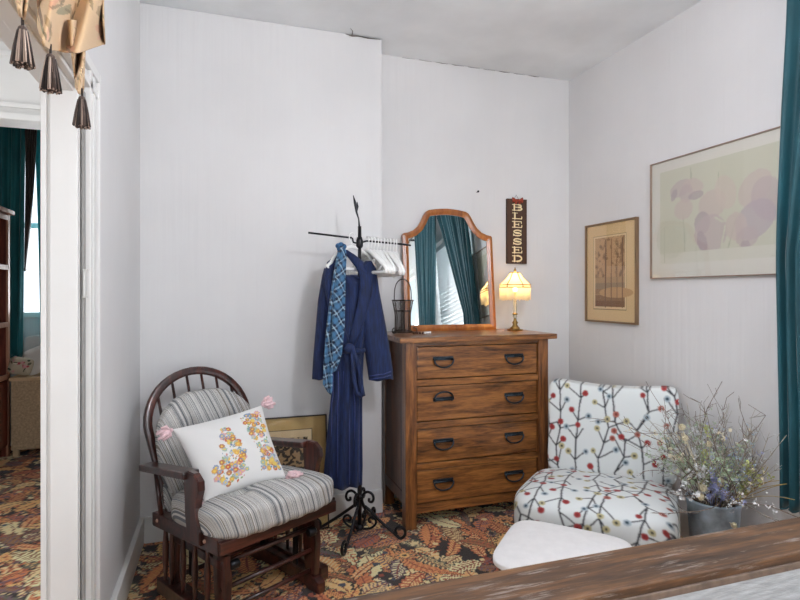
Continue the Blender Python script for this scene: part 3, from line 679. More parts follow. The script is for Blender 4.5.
# base
for s in (-1, 1):
    bm = bmesh.new(); x = s*.225
    prism(bm, [(-.27, 0), (-.20, .0), (-.17, .02), (.17, .02), (.20, 0), (.27, 0), (.27, .045), (.20, .075), (-.20, .075), (-.27, .045)], .045, Matrix.Translation((x+.0225, 0, 0)) @ Matrix.Rotation(PI/2, 4, 'Z'), .004)
    obj('foot', bm, CHERRY, gl)
    bm = bmesh.new(); prism(bm, [(-.235, .07), (-.17, .07), (-.155, .20), (-.15, .315), (-.235, .315), (-.245, .22)], .03, Matrix.Translation((x+.015, 0, 0)) @ Matrix.Rotation(PI/2, 4, 'Z'), .003); obj('post', bm, CHERRYZ, gl)
    bm = bmesh.new(); prism(bm, [(.16, .07), (.22, .07), (.22, .29), (.15, .29)], .03, Matrix.Translation((x+.015, 0, 0)) @ Matrix.Rotation(PI/2, 4, 'Z'), .003); obj('post', bm, CHERRYZ, gl)
    obj('base_rail', B(x-.016, x+.016, -.22, .22, .255, .29, .003), CHERRY, gl)
    bm = bmesh.new(); lathe(bm, [(.015, -.02), (.019, -.014), (.019, .014), (.015, .02)], 16); bmesh.ops.transform(bm, matrix=Matrix.Translation((x-s*.03, -.235, .275)) @ Matrix.Rotation(PI/2, 4, 'Y'), verts=bm.verts); obj('bearing', bm, IRON, gl)
    # swing arms
    for yy in (-.13, .13):
        bm = bmesh.new(); box(bm, x-s*.04-.005, x-s*.04+.005, yy-.016, yy+.016, .10, .33, .003, ); obj('swing_arm', bm, IRON, gl)
    # skirt spindles on the side under the seat
    for yy in (-.16, -.06, .04, .14, .20):
        bm = bmesh.new(); lathe(bm, [(.008, 0), (.008, .03), (.013, .10), (.013, .16), (.008, .23), (.008, .262)], 10, (s*.268, yy, .085)); obj('spindle', bm, CHERRYZ, gl)
    obj('lower_rail', B(s*.268-.022, s*.268+.022, -.24, .24, .03, .09, .004), CHERRY, gl)
for yy, zz in ((-.215, .285), (-.21, .18), (-.20, .085), (.19, .09)):
    bm = bmesh.new(); tube(bm, [(-.24, yy, zz), (.24, yy, zz)], .010, 10); obj('stretcher', bm, CHERRY, gl, True)
PLUG = mat('tan_plug', '#b08a78', .5)
# seat frame
for s in (-1, 1):
    M = Matrix.Translation((s*.275, 0, .365)) @ Matrix.Rotation(math.radians(-4), 4, 'X'); obj('seat_rail', B(-.02, .02, -.285, .27, -.03, .03, .004, M=M), CHERRY, gl)
    for yq, zq in ((-.19, .385), (.22, .352)):
        bm = bmesh.new(); bmesh.ops.create_uvsphere(bm, u_segments=8, v_segments=6, radius=.008, matrix=Matrix.Translation((s*.296, yq, zq))); obj('screw_cap', bm, PLUG, gl)
obj('front_rail', B(-.29, .29, -.295, -.255, .355, .405, .005), CHERRY, gl); obj('rear_rail', B(-.29, .29, .245, .285, .315, .37, .004), CHERRY, gl)
obj('seat_deck', B(-.26, .26, -.26, .25, .36, .372), CHERRY, gl)
# arms and posts
for s in (-1, 1):
    M = Matrix.Translation((s*.295, .115, .595)) @ Matrix.Rotation(math.radians(-7.5), 4, 'X')
    bm = bmesh.new(); box(bm, -.036, .036, -.20, .22, -.015, .015, .008, M=M); obj('armrest', bm, CHERRY, gl)
    # sculpted front post, wide at top
    prof = [(-.105, .37), (-.165, .37), (-.165, .42), (-.145, .47), (-.135, .50), (-.145, .54), (-.160, .58), (-.158, .615), (-.130, .64), (-.095, .64), (-.072, .615), (-.075, .57), (-.085, .52), (-.080, .47), (-.090, .42)]
    bm = bmesh.new(); prism(bm, [(-.115+(a+.115)*1.4, b) for a, b in prof], .03, Matrix.Translation((s*.30+.014, 0, 0)) @ Matrix.Rotation(PI/2, 4, 'Z'), .004); obj('arm_post', bm, CHERRYZ, gl)
    bm = bmesh.new(); tube(bm, [(s*.285, .20, .36), (s*.29, .25, .565)], [.011, .010], 8); obj('arm_spindle', bm, CHERRYZ, gl, True)
# hoop back: flat bent bow
def hoop(a):   # a from 0 (left bottom) .. 1
    if a < .30: q = a/.30; return Vector((-.225-.037*q, .255+.135*q, .36+.36*q))
    if a > .70: q = (1-a)/.30; return Vector((.225+.037*q, .255+.135*q, .36+.36*q))
    q = (a-.30)/.40*PI; k = math.sin(q); return Vector((-.262*math.cos(q), .39+.075*k, .72+.235*k))
rr = []
for a in np.linspace(0, 1, 56):
    p = hoop(a); tn = (hoop(min(1, a+.01))-hoop(max(0, a-.01))).normalized(); nb = Vector((0, -1, .25)).normalized(); sd = tn.cross(nb).normalized(); nb = sd.cross(tn)
    wd = .0135+.006*math.sin(a*PI); rr.append([p+sd*(wd*cx)+nb*(.012*cy) for cx, cy in ((-1, -.7), (-.7, -1), (.7, -1), (1, -.7), (1, .7), (.7, 1), (-.7, 1), (-1, .7))])
obj('back_hoop', loft(rr), CHERRYZ, gl)
for k in range(6):
    x = -.175+.07*k; q = math.acos(max(-1, min(1, -x*1.12/.27))); top = Vector((x*1.12, .39+.075*math.sin(q), .72+.235*math.sin(q)-.012))
    bot = Vector((x, .26, .36)); bm = bmesh.new(); tube(bm, [bot, bot.lerp(top, .3), bot.lerp(top, .6), top], [.007, .010, .009, .0065], 8); obj('back_spindle', bm, CHERRYZ, gl, True)
# striped cushions
def stripemat(name, axis, k=75):
    m = bpy.data.materials.new(name); m.use_nodes = True; nt = m.node_tree; b = nt.nodes['Principled BSDF']; b.inputs['Roughness'].default_value = .9
    tc = nt.nodes.new('ShaderNodeTexCoord'); sp = nt.nodes.new('ShaderNodeSeparateXYZ'); nt.links.new(tc.outputs['Object'], sp.inputs[0])
    mu = nt.nodes.new('ShaderNodeMath'); mu.operation = 'MULTIPLY_ADD'; mu.inputs[1].default_value = k; mu.inputs[2].default_value = 7.3; ma = nt.nodes.new('ShaderNodeMath'); ma.operation = 'MULTIPLY_ADD'; ma.inputs[1].default_value = .3; nt.links.new(sp.outputs[2], ma.inputs[0]); nt.links.new(sp.outputs[axis], ma.inputs[2]); nt.links.new(ma.outputs[0], mu.inputs[0])
    n = nt.nodes.new('ShaderNodeTexNoise'); n.noise_dimensions = '1D'; n.inputs['Scale'].default_value = 1; n.inputs['Detail'].default_value = 1.5; nt.links.new(mu.outputs[0], n.inputs['W'])
    r = nt.nodes.new('ShaderNodeValToRGB'); r.color_ramp.interpolation = 'CONSTANT'; e = r.color_ramp.elements; e[0].position = 0; e[0].color = (*lin('#686b6f'), 1); e[1].position = .36; e[1].color = (*lin('#bdbbb6'), 1)
    for p_, h_ in ((.42, '#837c73'), (.45, '#cfcdc9'), (.485, '#72767c'), (.51, '#b5b2ac'), (.54, '#d8d6d2'), (.575, '#7a7268'), (.60, '#c2c1bf'), (.65, '#85898e'), (.69, '#d0cecb')): q = e.new(p_); q.color = (*lin(h_), 1)
    nt.links.new(n.outputs[0], r.inputs[0]); nt.links.new(r.outputs[0], b.inputs['Base Color'])
    return m
STR = stripemat('ticking_stripe', 0)
def stripes(x, seed=3):
    r = np.random.RandomState(seed); base = [lin(h) for h in ('#dcdad6', '#8f9296', '#e4e2dd', '#a9a49c', '#7b8088', '#d8d5cd', '#b3a999', '#e9e7e2', '#9aa3ad', '#cfcdc8', '#85817c')]
    wd = r.uniform(.004, .013, 40); cum = np.cumsum(wd); ci = r.randint(0, len(base), 40); x = np.mod(x+5, cum[-1]); i = np.searchsorted(cum, x); return np.array(base)[ci[np.minimum(i, 39)]]
V, F = rbox(110, 4.5); x, y, z = V.T
tuft = np.zeros_like(x)
for tx in (-.42, .42):
    for ty in (-.3, .45): tuft += np.exp(-((x-tx)**2+(y-ty)**2)/.022)
puff = .072+.016*(1-x**2)*(1-y**2)
X_ = x*.305; Y_ = -.082+y*.262; Z_ = .446+z*puff-.036*tuft*(z > 0)*z-.02*y+.006*np.sin(x*22)*np.clip(np.abs(y)-.5, 0, 1)
raw(np.stack([X_, Y_, Z_], -1), F, None, 'seat_cushion', STR, gl)
V, F = rbox(110, 3.6); x, y, z = V.T        # x width, z height (local), y thickness
hh = .235; tuft = sum(np.exp(-((x-tx)**2+(z-tz)**2)/.02) for tx in (-.4, .4) for tz in (-.3, .35))
zz = z*hh; yy = y*(.045+.012*(1-x**2)*(1-z**2))+.022*tuft*(y < 0)
zc = .635+zz; xw = x*.262*np.sqrt(np.clip(1-np.clip((z-.05)/1.25, 0, 1)**2, .05, 1)); yc = .215+yy+(zc-.40)*.33
raw(np.stack([xw, yc, zc], -1), F, None, 'back_cushion', STR, gl)
# lower hanging back part of the cushion cover visible behind the left arm
V, F = rbox(60, 4); x, y, z = V.T; zc = .43+z*.10; xw = x*.25; raw(np.stack([xw, .245+y*.028+(zc-.40)*.2, zc], -1), F, None, 'cushion_flap', STR, gl)
TIE = mat('pale_tie', '#c4c6ca', .8)
for sx in (-1, 1):
    bm = bmesh.new(); tube(bm, [(sx*.2, .26, .42), (sx*.24, .29, .40), (sx*.25, .285, .34)], .004, 5); obj('cushion_tie', bm, TIE, gl)

# throw pillow
mw = gl.matrix_basis.copy(); Rg = Matrix.Translation(G0) @ Matrix.Rotation(RZ, 4, 'Z')
cor = [Rg @ Vector(p) for p in ((-.262, -.125, .510), (.100, -.175, .530), (.128, .055, .815), (-.285, .10, .770))]
c = Canvas(.42, .42, .0018, '#dedddb')
fc = ['#cf8f48', '#c2684a', '#dcbf68', '#7389a4', '#9db5a8', '#d5a3a5', '#8f9bb5', '#b57d58', '#d9aa5c', '#a9b6c2']
def inbunny(x, y):
    x /= .42; y /= .42
    if ((x-.34)/.20)**2+((y-.22)/.16)**2 < 1 or ((x-.43)/.15)**2+((y-.42)/.17)**2 < 1 or ((x-.44)/.07)**2+((y-.66)/.14)**2 < 1: return True
    return .66+.10*(1-y)*math.sin(y*3.1) < x < .93+.02*math.sin(y*9) and .10 < y < .90
n = 0
while n < 430:
    x, y = rng.uniform(.04, .405), rng.uniform(.02, .39)
    if not inbunny(x, y): continue
    n += 1; R_ = rng.uniform(.005, .0145); col = fc[rng.randint(len(fc))]
    if R_ > .011:
        for k in range(7): a = k*2*PI/7; c.ell(x+R_*.62*math.cos(a), y+R_*.62*math.sin(a), R_*.42, R_*.42, col)
        c.ell(x, y, R_*.35, R_*.35, '#e9c95a' if col != '#e8c04a' else '#b5472c')
    else: c.ell(x, y, R_*.7, R_*.45, rng.choice(['#8fa77a', '#6f8fa6', '#c98f86', col]), rng.rand()*3)
n = 150; uu = np.linspace(-1, 1, n); U, V_ = np.meshgrid(uu, uu, indexing='ij')
pc = sum(cor, Vector())/4
def pil(side):
    k = 1-.06*(1-np.abs(V_)**2)*0; pin = .07
    a = U*(1-pin*(1-V_**2)); b = V_*(1-pin*(1-U**2)); a_, b_ = (a+1)/2, (b+1)/2
    P0, P1, P2, P3 = [np.array(q) for q in cor]
    base = ((1-a_)*(1-b_))[..., None]*P0+(a_*(1-b_))[..., None]*P1+(a_*b_)[..., None]*P2+((1-a_)*b_)[..., None]*P3
    nrm = np.cross(P1-P0, P3-P0); nrm /= np.linalg.norm(nrm)
    th = .065*((1-U**2)*(1-V_**2))**.42*side; th = th+.004*side*np.sin(U*9+V_*7)*(1-U**2)*(1-V_**2)
    return base+nrm*th[..., None]-np.array(pc)
t = thing('throw_pillow', 'white square pillow with embroidered flowers and pink tassels on the glider chair', 'pillow', pc)
A = pil(1); Bk = pil(-1)
idx = np.arange(n*n).reshape(n, n); Q = np.stack([idx[:-1, :-1], idx[1:, :-1], idx[1:, 1:], idx[:-1, 1:]], -1).reshape(-1, 4)
Cf = c.get(np.clip((U+1)/2*.42, 0, .419), np.clip((V_+1)/2*.42, 0, .419)).reshape(-1, 3); Cb = np.tile(lin('#dedddb'), (n*n, 1))
raw(np.concatenate([A.reshape(-1, 3), Bk.reshape(-1, 3)]), np.concatenate([Q, Q[:, ::-1]+n*n]), np.concatenate([Cf, Cb]), 'cover', VC_FAB, t)
PINK = mat('pink_yarn', '#e3c2c6', .9, noise=.1, nscale=90)
dirs = [(-.03, -.02, -.045), (.045, -.02, .012), (.045, .01, .014), (-.048, -.01, -.022)]
for q, dd in zip(cor, dirs):
    bm = bmesh.new(); p0 = q-pc; dv = Vector(dd); L = .050; dv = dv.normalized(); bmesh.ops.create_uvsphere(bm, u_segments=8, v_segments=6, radius=.009, matrix=Matrix.Translation(p0+dv*.006))
    for k in range(30):
        o_ = Vector((random.gauss(0, 1), random.gauss(0, 1), random.gauss(0, 1)))*.0085; tube(bm, [p0+dv*.01, p0+dv*L*.5+o_*1.1, p0+dv*L*.95+o_*1.2], [.004, .0075, .006], 5)
    obj('tassel', bm, PINK, t, True)

# ---------------------------------------------------------------- coat stand
SC = Vector((.735, 2.94, 0))
t = thing('coat_stand', 'black wrought iron clothes stand with scrolled feet and a crossbar', 'stand', SC)
bm = bmesh.new(); tube(bm, [(0, 0, .04), (0, 0, .25), (0, 0, 1.2), (0, 0, 1.72)], [.013, .013, .011, .010], 12); lathe(bm, [(.014, 1.60), (.02, 1.61), (.02, 1.64), (.014, 1.66)], 12); lathe(bm, [(.016, .21), (.022, .22), (.016, .235)], 12); lathe(bm, [(.02, .04), (.026, .05), (.02, .07)], 12); obj('pole', bm, IRON, t)
bm = bmesh.new(); tube(bm, [(0, 0, 1.70), (-.005, 0, 1.76), (-.018, 0, 1.80), (-.026, 0, 1.85), (-.036, .0, 1.89)], [.007, .004, .006, .008, .002], 8); tube(bm, [(-.018, 0, 1.80), (-.012, 0, 1.83), (-.014, 0, 1.855)], [.006, .007, .002], 6); obj('finial', bm, IRON, t, True)
bm = bmesh.new(); tube(bm, [(-.285, -.005, 1.674), (-.045, 0, 1.655), (-.04, 0, 1.65), (-.035, 0, 1.63), (-.01, 0, 1.625)], .0055, 8); tube(bm, [(.0, 0, 1.628), (.04, 0, 1.640), (.26, 0, 1.627), (.30, 0, 1.622)], .0055, 8); obj('crossbar', bm, IRON, t, True)
feet = [P(311, 531, z=.0), P(405, 540, z=.0), P(342, 558, z=.0)]
feet.append(SC*2-feet[2])
for q in feet:
    dd = (q-SC); dd.z = 0; L = min(.30, dd.length); dd.normalize(); bm = bmesh.new()
    def rp(r, z): return Vector((dd.x*r, dd.y*r, z))
    pts = []
    for a in np.linspace(-2.6, PI*.98, 16): rad = .020+.014*(a+2.6)/5.7; pts.append(rp(.052+rad*math.cos(a+.4), .205+rad*math.sin(a+.4)))
    pts = pts[::1]
    # upper curl joins leg that slopes outward
    leg = [rp(.03, .17), rp(.07, .14), rp(L*.45, .095), rp(L*.7, .045), rp(L*.86, .012)]
    for a in np.linspace(-PI/2+.2, PI*1.25, 16): rad = .036-.016*(a+1.37)/5.3; leg.append(rp(L*.88+rad*math.cos(a), .043+rad*math.sin(a)))
    tube(bm, sm([rp(.03, .165), rp(.014, .20), rp(.022, .235), rp(.045, .250), rp(.07, .240), rp(.079, .215), rp(.07, .196), rp(.054, .20), rp(.055, .215)]), .0075, 8)
    tube(bm, sm(leg, 3), .0085, 8)
    tube(bm, sm([rp(.013, .045), rp(.06, .05), rp(.09, .075), rp(.09, .10), rp(.07, .112), rp(.052, .10), rp(.055, .085), rp(.066, .084)]), .0065, 8)
    obj('scroll_foot', bm, IRON, t, True)

# hangers
def hanger_bm(w_=.43, r=.0074):
    bm = bmesh.new(); hk = [(0, .018*math.cos(a), -.004+.018*math.sin(a)) for a in np.linspace(-.5, PI, 12)]
    tube(bm, hk+[(0, -.018, -.02), (0, -.004, -.045), (0, 0, -.065)], .0028, 8)
    pts = [(0, 0, -.062)]+[(0, s, z) for s, z in ((.03, -.07), (.10, -.105), (w_/2-.02, -.155), (w_/2, -.172), (w_/2-.006, -.186), (w_/2-.03, -.188), (0, -.186), (-w_/2+.03, -.188), (-w_/2+.006, -.186), (-w_/2, -.172), (-w_/2+.02, -.155), (-.10, -.105), (-.03, -.07))]+[(0, 0, -.062)]
    tube(bm, pts, [r*1.3]*len(pts), 8, cap=False); return bm
hp = tag(obj('clothes_hanger', hanger_bm(), WPLAST, None, True), 'white plastic clothes hanger in the empty cluster on the right half of the crossbar', 'hanger', 'empty white hangers on the crossbar')
def barz(x):  return 1.628+(.012*(x-.0)/.04 if x < .04 else .012-.015*(x-.04)/.24)
xs = np.linspace(.045, .215, 10)
ORD = ['leftmost', 'second from the left', 'third from the left', 'fourth from the left', 'fifth from the left', 'fifth from the right', 'fourth from the right', 'third from the right', 'second from the right', 'rightmost']
for i, x in enumerate(xs):
    o = hp if i == 0 else hp.copy()
    if i: COL.objects.link(o)
    o['label'] = 'empty white plastic clothes hanger, '+ORD[i]+' in the cluster right of the pole'
    o.location = (SC.x+x, SC.y-.0, barz(x)+.0095); o.rotation_euler = (random.uniform(-.02, .02), 0, random.uniform(-.10, .10)-.03*(i-5))
rh = tag(obj('clothes_hanger', hanger_bm(.30), WPLAST, None, True, (SC.x-.042, SC.y, 1.668), (0, 0, -PI/2+.25)), 'white plastic hanger that holds the navy robe', 'hanger')

# ---------------------------------------------------------------- navy robe
RY = 2.93
def px2(pxv, pyv, dy=0): return P(pxv, pyv, Y=RY+dy)
def body(rows, depth, fold, nfold, ph=0, n=56, yoff=0):
    rr = []
    for (py, xl, xr) in rows:
        a = px2(xl, py, yoff); b_ = px2(xr, py, yoff); cx = (a+b_)/2; rx = (b_-a).length/2; r = []
        for k in range(n):
            q = 2*PI*k/n; f = 1+fold*math.sin(nfold*q+ph+py*.01)
            r.append((cx.x+rx*math.copysign(abs(math.cos(q))**.85, math.cos(q)), cx.y+depth*f*math.sin(q), cx.z+.006*math.sin(nfold*q)))
        rr.append(r)
    # resample rows
    out = []
    for i in range(len(rr)-1):
        for s in range(4):
            k = s/4; out.append([tuple(Vector(a)*(1-k)+Vector(b_)*k) for a, b_ in zip(rr[i], rr[i+1])])
    out.append(rr[-1]); return out
robe = thing('robe', 'navy blue velour bathrobe with tied belt hanging on the iron stand', 'robe', px2(345, 486))
robe.location.z = 0; R0 = Vector(robe.location)
def addr(name, rings, m=NAVY):
    o = obj(name, loft([[tuple(Vector(p)-R0) for p in r] for r in rings]), m, robe); return o
addr('body', body([(276, 324, 360), (284, 321, 374), (300, 320, 375), (325, 322, 370), (350, 327, 364), (365, 331, 363), (395, 331, 362), (430, 327.5, 362), (465, 324.5, 362.5), (486, 323, 362)], .048, .34, 9))
addr('sleeve', body([(262, 365, 371), (268, 361, 376), (290, 361, 379), (316, 359, 384), (345, 364, 389), (368, 367.5, 392.5), (379, 369, 393)], .045, .10, 4, 1, 40, -.015))
addr('sleeve', body([(269, 324, 330), (276, 322, 332), (300, 318, 332), (330, 315.5, 331), (360, 313, 331), (378, 312, 333)], .040, .10, 4, 0, 40, .01))
# shoulder yoke / collar from hanger neck over each shoulder and lapels crossing down to the belt
def strap(pts, w_, th, dy):
    rr = []
    for i, (a, b_) in enumerate(pts):
        p = px2(a, b_, dy[i]); nx = Vector(px2(*pts[min(i+1, len(pts)-1)], 0))-Vector(px2(*pts[max(i-1, 0)], 0)); nx.y = 0; nx.normalize(); sd = Vector((-nx.z, 0, nx.x)); ww = w_[i]
        rr.append([p+sd*(ww*math.cos(q))+Vector((0, th*math.sin(q), 0)) for q in np.linspace(0, 2*PI, 15)[:-1]])
    return rr
addr('collar', strap([(345, 251), (352, 257), (360, 265), (366, 275), (366, 290), (362, 310), (356, 330), (350, 347)], [.012, .020, .028, .036, .036, .032, .028, .022], .014, [0, -.01, -.02, -.055, -.06, -.06, -.06, -.06]))
addr('collar', strap([(344, 251), (338, 257), (331, 264), (329, 280), (333, 305), (340, 330), (348, 347)], [.012, .018, .024, .030, .030, .028, .022], .014, [0, 0, -.01, -.05, -.055, -.06, -.06]))
# belt
bm = bmesh.new()
tube(bm, [px2(a, 350, 0)-R0+Vector((0, dy, dz)) for a, dy, dz in ((326, 0, 0), (330, -.04, .0), (340, -.062, .0), (350, -.066, .0), (360, -.05, 0), (365, 0, .0), (355, .045, 0), (340, .05, 0), (329, .035, 0), (326, 0, 0))], .014, 8)
obj('belt', bm, NAVY, robe, True)
kb = bmesh.new(); bmesh.ops.create_uvsphere(kb, u_segments=14, v_segments=10, radius=1, matrix=Matrix.Translation(px2(349, 348, -.085)-R0) @ Matrix.Diagonal((.032, .02, .026, 1)))
for pts, ww in (([(352, 350), (357, 360), (360, 372), (361, 386), (363, 396)], .014), ([(352, 352), (353, 365), (354, 380), (357, 393), (362, 397)], .012)):
    p3 = [px2(a, b_, -.088)-R0 for a, b_ in pts]; tube(kb, p3, [ww]*len(p3), 8)
obj('belt_knot', kb, NAVY, robe, True)
# velour ribs: fine lengthwise piping on the skirt
LN = mat('light_navy_rib', '#2b3a78', .9, sheen=.4)
bm = bmesh.new()
for k, xo in enumerate((-.075, -.045, -.012, .02, .05, .078)):
    pts = []
    for py in range(370, 484, 8):
        sc_ = 1 if py > 400 else .9; a = px2(344, py); f = xo/.105; pts.append(a-R0+Vector((xo*sc_, -.045*math.sqrt(max(0, 1-f*f))*(1.04+.10*math.sin(k*2.0)), 0)))
    tube(bm, pts, .0025, 6)
obj('rib_seams', bm, LN, robe, True)
bm = bmesh.new(); 
for yy in (372, 375.5):
    tube(bm, [px2(a, yy+2+dy_, -.062-.0)-R0 for a, dy_ in ((369.5, 2), (376, 1), (384, 0), (391, -2.5))], .0022, 6)
obj('cuff_stitching', bm, LN, robe, True)

# plaid scarf: folded over the hanger, hangs in front of the robe
c = Canvas(.24, .24, .002, '#14253f')
for i in range(6):
    x = i*.04; c.rect(x, x+.016, 0, .24, '#4f83ab', .5); c.rect(0, .24, x, x+.016, '#4f83ab', .5); c.rect(x+.026, x+.030, 0, .24, '#b4d0e2', .6); c.rect(0, .24, x+.026, x+.030, '#b4d0e2', .6); c.rect(x+.034, x+.037, 0, .24, '#0d1830', .8); c.rect(0, .24, x+.034, x+.037, '#0d1830', .8)
t = thing('plaid_scarf', 'light and dark blue plaid scarf hanging down the front of the navy robe', 'scarf', px2(335, 390, -.1)); S0 = Vector(t.location)
def scarf(rows, dy, name, ang):
    nv = 150; nu = 36; py = np.linspace(rows[0][0], rows[-1][0], nv); xl = np.interp(py, [r[0] for r in rows], [r[1] for r in rows]); xr = np.interp(py, [r[0] for r in rows], [r[2] for r in rows]); sl = np.interp(py, [r[0] for r in rows], [r[3] for r in rows])
    V = np.zeros((nu, nv, 3)); u = np.linspace(0, 1, nu); uvx = np.zeros((nu, nv)); uvy = np.zeros((nu, nv))
    for j in range(nv):
        for i in range(nu):
            k = dy-.012*math.sin(u[i]*PI*2.2+py[j]*.02)-.008*math.sin(u[i]*PI)
            p = px2(xl[j]+(xr[j]-xl[j])*u[i], py[j]+sl[j]*u[i], k); V[i, j] = p-S0; uvx[i, j] = p.x*.8; uvy[i, j] = p.z*.75
    C = c.get((uvx*math.cos(ang)+uvy*math.sin(ang))+1, (-uvx*math.sin(ang)+uvy*math.cos(ang))+2)
    grid(V, C, name, VC_FAB, t, solid=.005)
scarf([(246, 339, 345, 0), (256, 338, 346.5, 0), (275, 334.5, 345.5, 0), (300, 333, 345, 0), (330, 332, 344.5, 0), (355, 333, 341.5, 0), (374, 330.5, 336, -4)], -.105, 'front_fall', .6)
scarf([(250, 338, 342, 0), (275, 333.5, 338, 0), (300, 330, 336, 0), (330, 326.5, 334, 0), (360, 324, 333, 0), (384, 323, 332, 6), (392, 328, 331, 3)], -.088, 'rear_fall', .2)
bm = bmesh.new()
for k in range(5): bmesh.ops.create_uvsphere(bm, u_segments=12, v_segments=8, radius=1, matrix=Matrix.Translation(px2(341+[0, -2.5, 2.5, -1, 1][k], 245+[0, 1, 1.5, 4, 5][k], -.10)-S0) @ Matrix.Diagonal((.017, .018, .015, 1)))
obj('knot', bm, mat('plaid_blue', '#2f5578', .9, noise=.6, nscale=70), t, True)

# ---------------------------------------------------------------- slipper armchair, branch patterned
c = Canvas(1.44, 1.44, .0026, '#dfe3e2')
r2 = np.random.RandomState(12)
dots = []
def branch(x, y, a, L, w_, depth):
    n = 3; 
    for i in range(n):
        x2, y2 = x+L/n*math.cos(a), y+L/n*math.sin(a); c.line(x, y, x2, y2, w_, '#26262c'); x, y = x2, y2; a += r2.uniform(-.10, .10)
    return x, y, a
for col in range(14):
    x = .03+col*.108; y = -.1; a = PI/2; side = 1
    while y < 1.5:
        x2, y2, a2 = branch(x, y, a, r2.uniform(.08, .13), .0082, 0); k = r2.rand()
        aa = a2+side*r2.uniform(.55, 1.15); L = r2.uniform(.06, .115); ex, ey, _ = branch(x2, y2, aa, L, .0070, 1); dots.append((ex, ey))
        if k > .12: ex, ey, _ = branch(x2, y2, a2-side*r2.uniform(.5, 1.0), r2.uniform(.035, .08), .0070, 1); dots.append((ex, ey))
        x, y = x2, y2; a = PI/2+r2.uniform(-.42, .42)+max(-.5, min(.5, (x-(.03+col*.108))*7)); side = -side
kept = []
for (x, y) in dots:
    if all((x-a)**2+(y-b_)**2 > .036**2 for a, b_ in kept):
        kept.append((x, y)); k = r2.rand()*1.12; R_ = r2.uniform(.0145, .0178)
        if k < .36: c.ell(x, y, R_, R_, '#9c3230'); c.ell(x, y, R_*.35, R_*.35, '#7d2525')
        elif k < .54: c.ell(x, y, R_, R_, '#b0685a'); c.ell(x, y, R_*.5, R_*.5, '#7a3a30')
        elif k < .85: c.ell(x, y, R_, R_, '#bdb48a'); c.ell(x, y, R_*.4, R_*.4, '#3a3a34')
        else: c.ell(x, y, R_, R_, '#a9b6bd'); c.ell(x, y, R_*.5, R_*.5, '#2f4350')
c.blur(); c.blur(); c.blur()
AC = Vector((1.84, 2.30, 0))
ac = thing('slipper_chair', 'armless low upholstered chair, white with black branches and red dots, in the corner', 'chair', AC, -PI/4)
V, F = rbox(280, 5.5); x, y, z = V.T
X_ = x*.362-.020; Y_ = -.055+y*.355; crown = (1-x**4)*(1-np.abs(y)**3)
Z_ = .285+z*(.095)+(z > 0)*z*(.035*crown)-.035*y*(z > 0)*z; Y_ = Y_-.02*(1-x**2)*(y < 0)
raw(np.stack([X_, Y_, Z_], -1), F, c.get(X_+.7, -Y_-Z_+.9), 'seat', VC_FAB, ac)
V, F = rbox(280, 9); x, y, z = V.T
Zb = .571+z*.262; Zb = Zb+(z > 0)*z*(.034*x**2-.020); Xb = x*(.340+.014*np.clip(z, 0, 1)); Yb = .335+y*.055+(Zb-.31)*.20-.018*(1-x**2)*(y < 0)*1
raw(np.stack([Xb, Yb, Zb], -1), F, c.get(Xb+.72, Zb+.11), 'backrest', VC_FAB, ac)
PIP = mat('grey_welt', '#b8b4ac', .8)
bm = bmesh.new()
tube(bm, [(.345*s, .30-.62*q, .292) for s in (-1,) for q in (0, .5, 1)]+[(-.30, -.405, .29), (0, -.43, .29), (.30, -.405, .29)]+[(.345, -.32+.62*q, .292) for q in (0, .5, 1)], .004, 6); obj('piping', bm, PIP, ac, True)
for sx in (-.29, .29):
    for sy in (-.30, .30):
        bm = bmesh.new(); lathe(bm, [(.014, 0), (.024, .20)], 12, (sx, sy, 0)); obj('leg', bm, CHERRYZ, ac)

# ---------------------------------------------------------------- white footstool
oc = [Vector((1.262, 2.165, 0)), Vector((1.60, 1.805, 0)), Vector((1.30, 1.50, 0)), Vector((.985, 1.845, 0))]
oc_c = (oc[0]+oc[2])/2
t = thing('footstool', 'low dark wooden footstool with plain white slanted cushion before the patterned chair', 'footstool', oc_c, math.atan2(oc[1].y-oc[0].y, oc[1].x-oc[0].x))
Lw = (oc[1]-oc[0]).length/2; Ld = (oc[3]-oc[0]).length/2
V, F = rbox(60, 5); x, y, z = V.T
WH = mat('white_cotton', '#e9e7e6', .9, noise=.03, nscale=30, bump=.1, bscale=60)
raw(np.stack([x*Lw, y*Ld, .325+z*.018+.018*(1-x**2)*(1-y**2)*(z > 0)+.012*y], -1), F, None, 'cushion', WH, t)
obj('frame', B(-Lw+.04, Lw-.04, -Ld+.04, Ld-.04, .27, .31, .004), CHERRY, t)
for sx in (-1, 1):
    for sy in (-1, 1): obj('leg', B(sx*(Lw-.06)-.015, sx*(Lw-.06)+.015, sy*(Ld-.06)-.015, sy*(Ld-.06)+.015, 0, .28, .003), CHERRYZ, t)

# ---------------------------------------------------------------- bucket with dried flowers
BK = Vector((2.235, 2.0, 0))
t = thing('flower_bucket', 'galvanised metal bucket full of dried twigs and small flowers beside the patterned chair', 'flower arrangement', BK)
ZN = mat('galvanised_zinc', '#9babb8', .5, .3, noise=.65, nscale=9, bump=.1, bscale=30)
bm = bmesh.new(); lathe(bm, [(.088, 0), (.090, .01), (.115, .355), (.120, .362), (.120, .37), (.114, .372), (.111, .36), (.086, .015)], 40, cap=False); bm2 = lathe(bm, [(.09, .012), (.001, .012)], 40, cap=False); obj('bucket', bm, ZN, t)
bm = bmesh.new(); lathe(bm, [(.108, .335), (.08, .35), (.001, .355)], 24, cap=False); obj('moss', bm, mat('dark_moss', '#2f2a20', .95, noise=.5, nscale=60), t)
TW = mat('dry_twig', '#a2998c', .85, noise=.3, nscale=30); TWD = mat('dark_twig', '#7d6d61', .85, noise=.3, nscale=30)
